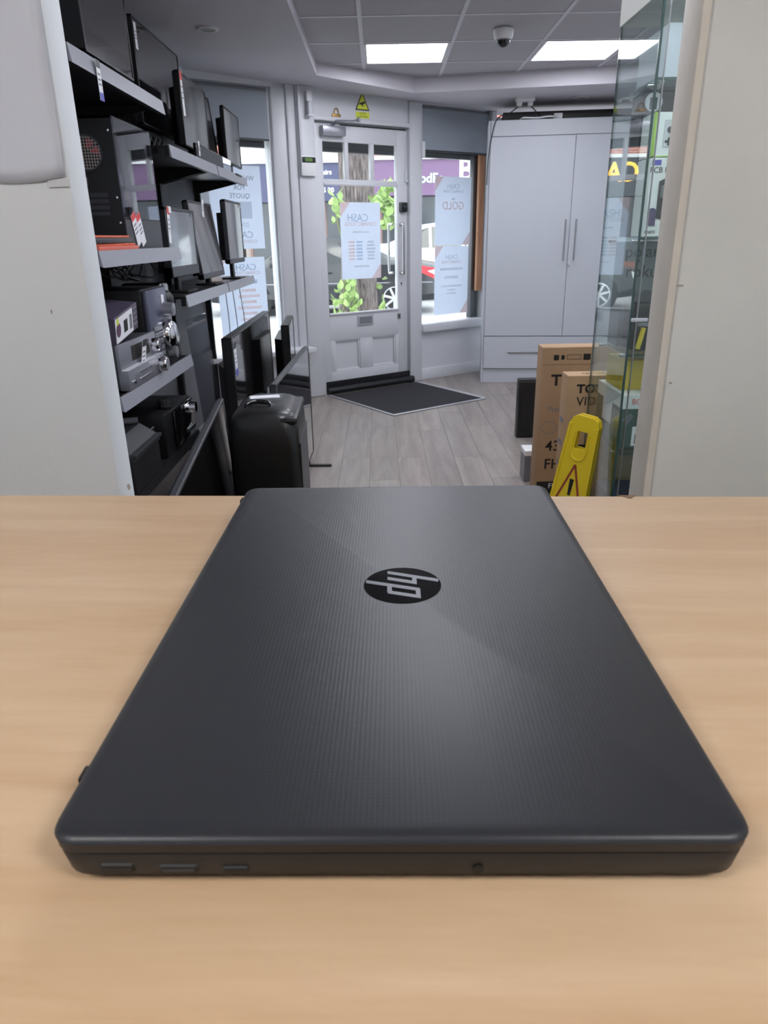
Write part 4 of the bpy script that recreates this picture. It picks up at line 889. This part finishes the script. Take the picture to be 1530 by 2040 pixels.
for p_ in ([(.2,-.1,1.2),(.35,-.4,1.5),(.5,-.55,1.8)],[(-.2,-.1,.3),(-.2,-.4,.5),(-.15,-.55,.8)],[(-.2,-.1,1.3),(-.25,-.4,1.6),(-.25,-.5,1.85)]): MB().tube(p_, .012, 6).build('shoot', mat('green_shoot', (120,128,74), .7), tr, smooth=60)
# cars
GLASSCAR = mat('dark_car_glass', (22,28,31), .1, spec=.5)
def car(label, M, paint, sc_h=1.0, st=None):
    t = thing('car', label, 'car', M)
    # stations: x, z bottom, half width low, z belt, half width belt, z top, half width top
    st = st or [(2.28,.38,.70,.70,.72,.80,.62),(2.2,.28,.80,.86,.80,.95,.66),(1.75,.24,.86,.93,.84,1.03,.70),(1.30,.22,.88,.94,.86,1.06,.68),(.62,.20,.89,.94,.87,1.38,.56),(-.1,.20,.89,.93,.87,1.45,.55),(-.62,.20,.89,.92,.87,1.38,.57),(-1.25,.22,.89,.90,.86,1.00,.72),(-1.8,.24,.88,.84,.84,.90,.70),(-2.25,.28,.80,.70,.76,.76,.62),(-2.36,.36,.68,.58,.66,.62,.56)]
    vs = []; fs = []
    for x, zb, wl, zk, wk, zt, wt in st: vs += [(x,-wl*.9,zb),(x,-wl,zb+.12),(x,-wk,zk),(x,-wt,zt),(x,wt,zt),(x,wk,zk),(x,wl,zb+.12),(x,wl*.9,zb)]
    for j in range(len(st)-1):
        for i in range(8): k = (i+1)%8; fs.append((j*8+i,j*8+k,(j+1)*8+k,(j+1)*8+i))
    fs += [tuple(range(7,-1,-1)), tuple(range((len(st)-1)*8,len(st)*8))]
    MB().add(vs, fs).build('body', paint, t, smooth=35)
    def lerp(a, b, f): return tuple(a[i]+(b[i]-a[i])*f for i in range(len(a)))
    def side(x, f):      # point on the side glass at station x, f from belt to roof
        for a, b in zip(st, st[1:]):
            if b[0] <= x <= a[0]:
                q = lerp(a, b, (a[0]-x)/(a[0]-b[0])); return (x, -(q[4]+(q[6]-q[4])*f)-.006, q[3]+(q[5]-q[3])*f)
    for xa, xb in ((1.12,.42),(.36,-.30),(-.36,-1.05)):
        pts = [side(xa,.08), side(xb,.08), side(xb,.88), side(xa,.88)]
        for sgn in (1,-1):
            q = [(p[0],p[1]*sgn,p[2]) for p in pts]; q += [(p[0],p[1]-.004*sgn*-1,p[2]) for p in q]
            MB().add(q, [(0,1,2,3),(7,6,5,4),(0,4,5,1),(1,5,6,2),(2,6,7,3),(3,7,4,0)]).build('side_window', GLASSCAR, t)
    for ia, ib, nm in ((3,4,'rear_window'),(7,6,'windscreen')):
        a, b = st[ia], st[ib]; P = [lerp(a,b,f) for f in (.12,.92)]; o_ = .012 if ia == 3 else -.012
        q = [(P[0][0]+o_,-P[0][6]*.92,P[0][5]+.012),(P[0][0]+o_,P[0][6]*.92,P[0][5]+.012),(P[1][0]+o_,P[1][6]*.9,P[1][5]+.012),(P[1][0]+o_,-P[1][6]*.9,P[1][5]+.012)]
        q += [(x-o_*1.5,y,z-.015) for x,y,z in q]
        MB().add(q, [(0,1,2,3),(7,6,5,4),(0,4,5,1),(1,5,6,2),(2,6,7,3),(3,7,4,0)]).build(nm, GLASSCAR, t)
    RIM = mat('alloy_rim', (206,208,214), .25, metal=.7); TY = mat('tyre_rubber', (30,30,33), .8)
    for wx in (1.36,-1.42):
        for sgn in (-1,1):
            MB().cyl((wx,sgn*.80,.315),(wx,sgn*.885,.315),.375,n=32).build('wheel_arch', mat('arch_black', (16,16,18), .7), t, smooth=40)
            Wm = T(wx,sgn*.83,.315) @ RX(-90*sgn)
            ty = MB().lathe([(.225,-.09),(.30,-.09),(.318,-.05),(.318,.06),(.30,.085),(.225,.085)], 36, ring=True).build('tyre', TY, t, Wm, smooth=50)
            rm = MB().lathe([(.232,.04),(.232,.083),(.205,.086),(.200,.05)], 36, ring=True)
            for k in range(7):
                a = 2*PI*k/7+.2; rm.bev(.03,.21,-.024,.024,.062,.084,.006,1, M=Matrix.Rotation(a,4,'Z'))
            rm.cyl((0,0,.06),(0,0,.09),.05)
            rm.build('alloy_wheel', RIM, ty, smooth=40)
            MB().cyl((0,0,.0),(0,0,.052),.20,n=28).build('brake_disc', mat('brake_grey', (58,58,62), .6), ty)  # plain dark grey disc behind the spokes
    for sgn in (-1,1):
        MB().prism([(2.24,.62),(1.72,.86),(1.86,.92),(2.26,.84),(2.29,.70)], sgn*.70, sgn*.845, axis='y').build('tail_light', mat('tail_lamp_red', (214,50,60), .2, coat=.5), t)
        MB().prism([(2.25,.70),(2.0,.81),(2.14,.84),(2.28,.76)], sgn*.70, sgn*.855, axis='y').build('reverse_lamp', WHITEP, t)
        MB().bev(-.02,.16,sgn*.895-.012,sgn*.895+.012,.80,.825,.005).bev(-.92,-.74,sgn*.895-.012,sgn*.895+.012,.79,.815,.005).build('door_handle', paint, t, smooth=40)
        MB().bev(-1.02,-.86,sgn*(.99)-.09,sgn*.99+.03,.93,1.05,.03).build('door_mirror', paint, t, smooth=50)
        MB().box(-1.2,2.1,sgn*.892-.008,sgn*.892+.008,.60,.62).build('trim_strip', SILVER, t)
        MB().prism([(-2.1,.60),(-2.34,.52),(-2.3,.66),(-2.05,.74)], sgn*.62, sgn*.80, axis='y').build('headlight', WHITEP, t)
    return t
BLKCAR = mat('black_car_paint', (14,15,22), .2, coat=.45, noise=.02); WHTCAR = mat('white_car_paint', (232,234,240), .2, coat=.8, noise=.02)
car('black car parked at the kerb behind the street tree', T(-1.08,15.3,-.14), BLKCAR)
cw = car('white car passing behind the black parked car', T(1.6,18.4,-.14) @ RZ(180) @ Matrix.Diagonal((1.05,1,1.22,1)), WHTCAR)
# buildings opposite
BRICK = bpy.data.materials.new('far_brickwork'); BRICK.use_nodes = True; nt = BRICK.node_tree
bk = nt.nodes.new('ShaderNodeTexBrick'); bk.inputs['Scale'].default_value = 1; bk.inputs['Color1'].default_value = srgb(186,104,88); bk.inputs['Color2'].default_value = srgb(164,86,74); bk.inputs['Mortar'].default_value = srgb(200,180,168)
bk.inputs['Brick Width'].default_value = .23; bk.inputs['Row Height'].default_value = .075; bk.inputs['Mortar Size'].default_value = .008
tc = nt.nodes.new('ShaderNodeTexCoord'); mp = nt.nodes.new('ShaderNodeMapping'); mp.inputs['Rotation'].default_value = (R(90),0,0)
nt.links.new(tc.outputs['Object'], mp.inputs[0]); nt.links.new(mp.outputs[0], bk.inputs['Vector']); nt.links.new(bk.outputs[0], nt.nodes['Principled BSDF'].inputs['Base Color'])
SHOPW = mat('shop_window_dark', (52,56,62), .12, spec=.7)
def shop(label, x0, x1, fascia, wall, zf0, zf1, words, sill=.5, doorx=None):
    t = thing('street_building', label, 'building', T(x0,24.0,-.08)); L_ = x1-x0; z_ = .08
    box(0,L_,.0,6,zf1+z_,8.2).build('upper_wall', wall, t)
    box(0,L_,.35,6,0,zf1+z_).build('ground_floor', mat('shop_stucco', (150,140,136), .8), t)
    f = MB().bev(.02,L_-.02,-.16,.0,zf0+z_,zf1+z_,.01).build('fascia', fascia, t)
    MB().bev(0,L_,-.24,.02,zf1+z_,zf1+z_+.10,.01).build('cornice', WHITEP, t)
    for k in range(3):
        a = .25+k*(L_-.5)/3; b = a+(L_-.5)/3-.08
        box(a,b,.30,.33,sill,zf0+z_).build('shop_window', SHOPW, t)
        MB().box(a-.08,a,.24,.36,0,zf0+z_).box(b,b+.0,.24,.36,0,zf0+z_).build('pilaster', mat('shop_pilaster', (120,92,84), .6), t)
    box(.1,L_-.1,.26,.38,0,sill).build('stall_riser', mat('stall_riser', (134,82,66), .7), t)
    for k in range(int(L_//1.9)):
        a = .7+k*1.9
        wn = MB().box(a-.08,a+1.08,-.03,.05,zf1+1.0,zf1+1.06).box(a-.08,a,-.03,.05,zf1+1.06,zf1+2.7).box(a+1,a+1.08,-.03,.05,zf1+1.06,zf1+2.7).box(a-.08,a+1.08,-.03,.05,zf1+2.62,zf1+2.7).box(a,a+1,-.02,.04,zf1+1.82,zf1+1.88).build('sash_window', WHITEP, t)
        box(a,a+1,-.01,.01,zf1+1.06,zf1+2.62).build('pane', GLASSCAR, wn)
    for body, x, z, size, m in words: text('sign_lettering', body, size, m, t, T(x-x0,-.17,z+z_) @ UP, ext=.01, align='LEFT', bold=.02)
    return t
PURPLE = mat('purple_fascia', (104,76,110), .4); NAVY = mat('navy_fascia', (58,60,92), .4); MINT = mat('mint_letters', (196,246,222), .5)
shop('building opposite with a purple shop fascia and brick upper wall', -.15,7.2, PURPLE, BRICK, 2.47,3.47, [('odFo',1.26,2.94,.37,MINT),('B',2.43,3.14,.85,WHITEP)])
shop('building opposite with a navy shop fascia behind the tree', -4.3,-.2, NAVY, mat('white_render', (232,230,228), .8), 2.35,3.42, [('pairs',-1.78,3.16,.19,WHITEP),('5 20',-1.70,2.66,.19,WHITEP)])
AMBER = mat('amber_letters', (250,190,60), .5, emit=(1,.55,.1), estr=1.2)
shop('brick building opposite with amber sign letters, left of the navy shop', -12.5,-4.4, mat('charcoal_fascia', (62,64,72), .5), BRICK, 2.35,3.42, [('CA',-6.2,3.0,.75,AMBER)])
shop('pale building opposite at the right end of the street', 7.3,15, mat('grey_fascia', (110,112,118), .5), mat('cream_render', (214,206,194), .8), 2.4,3.4, [])
t = thing('street_pole', 'white street pole beyond the window behind the monitors', 'pole', T(-2.55,17.6+4.5,-.08))
MB().cyl((0,0,0),(0,0,7),.10,.07).build('shaft', WHITEP, t, smooth=50); MB().bev(-.02,.55,-.02,.02,2.2,3.0,.01).build('sign_plate', WHITEP, t)
box(.08,.4,-.024,-.02,2.3,2.5).build('sign_print', BLUEP, t)
t = thing('road_barrier', 'orange road barrier standing by the street pole', 'barrier', T(-2.75,21.3,-.08))
MB().bev(-.16,.16,-.05,.05,0,1.15,.02).build('panel', mat('barrier_orange', (236,120,50), .5), t, smooth=40)
for z in (.35,.75): box(-.15,.15,-.055,-.05,z,z+.16).build('reflective_band', WHITEP, t)
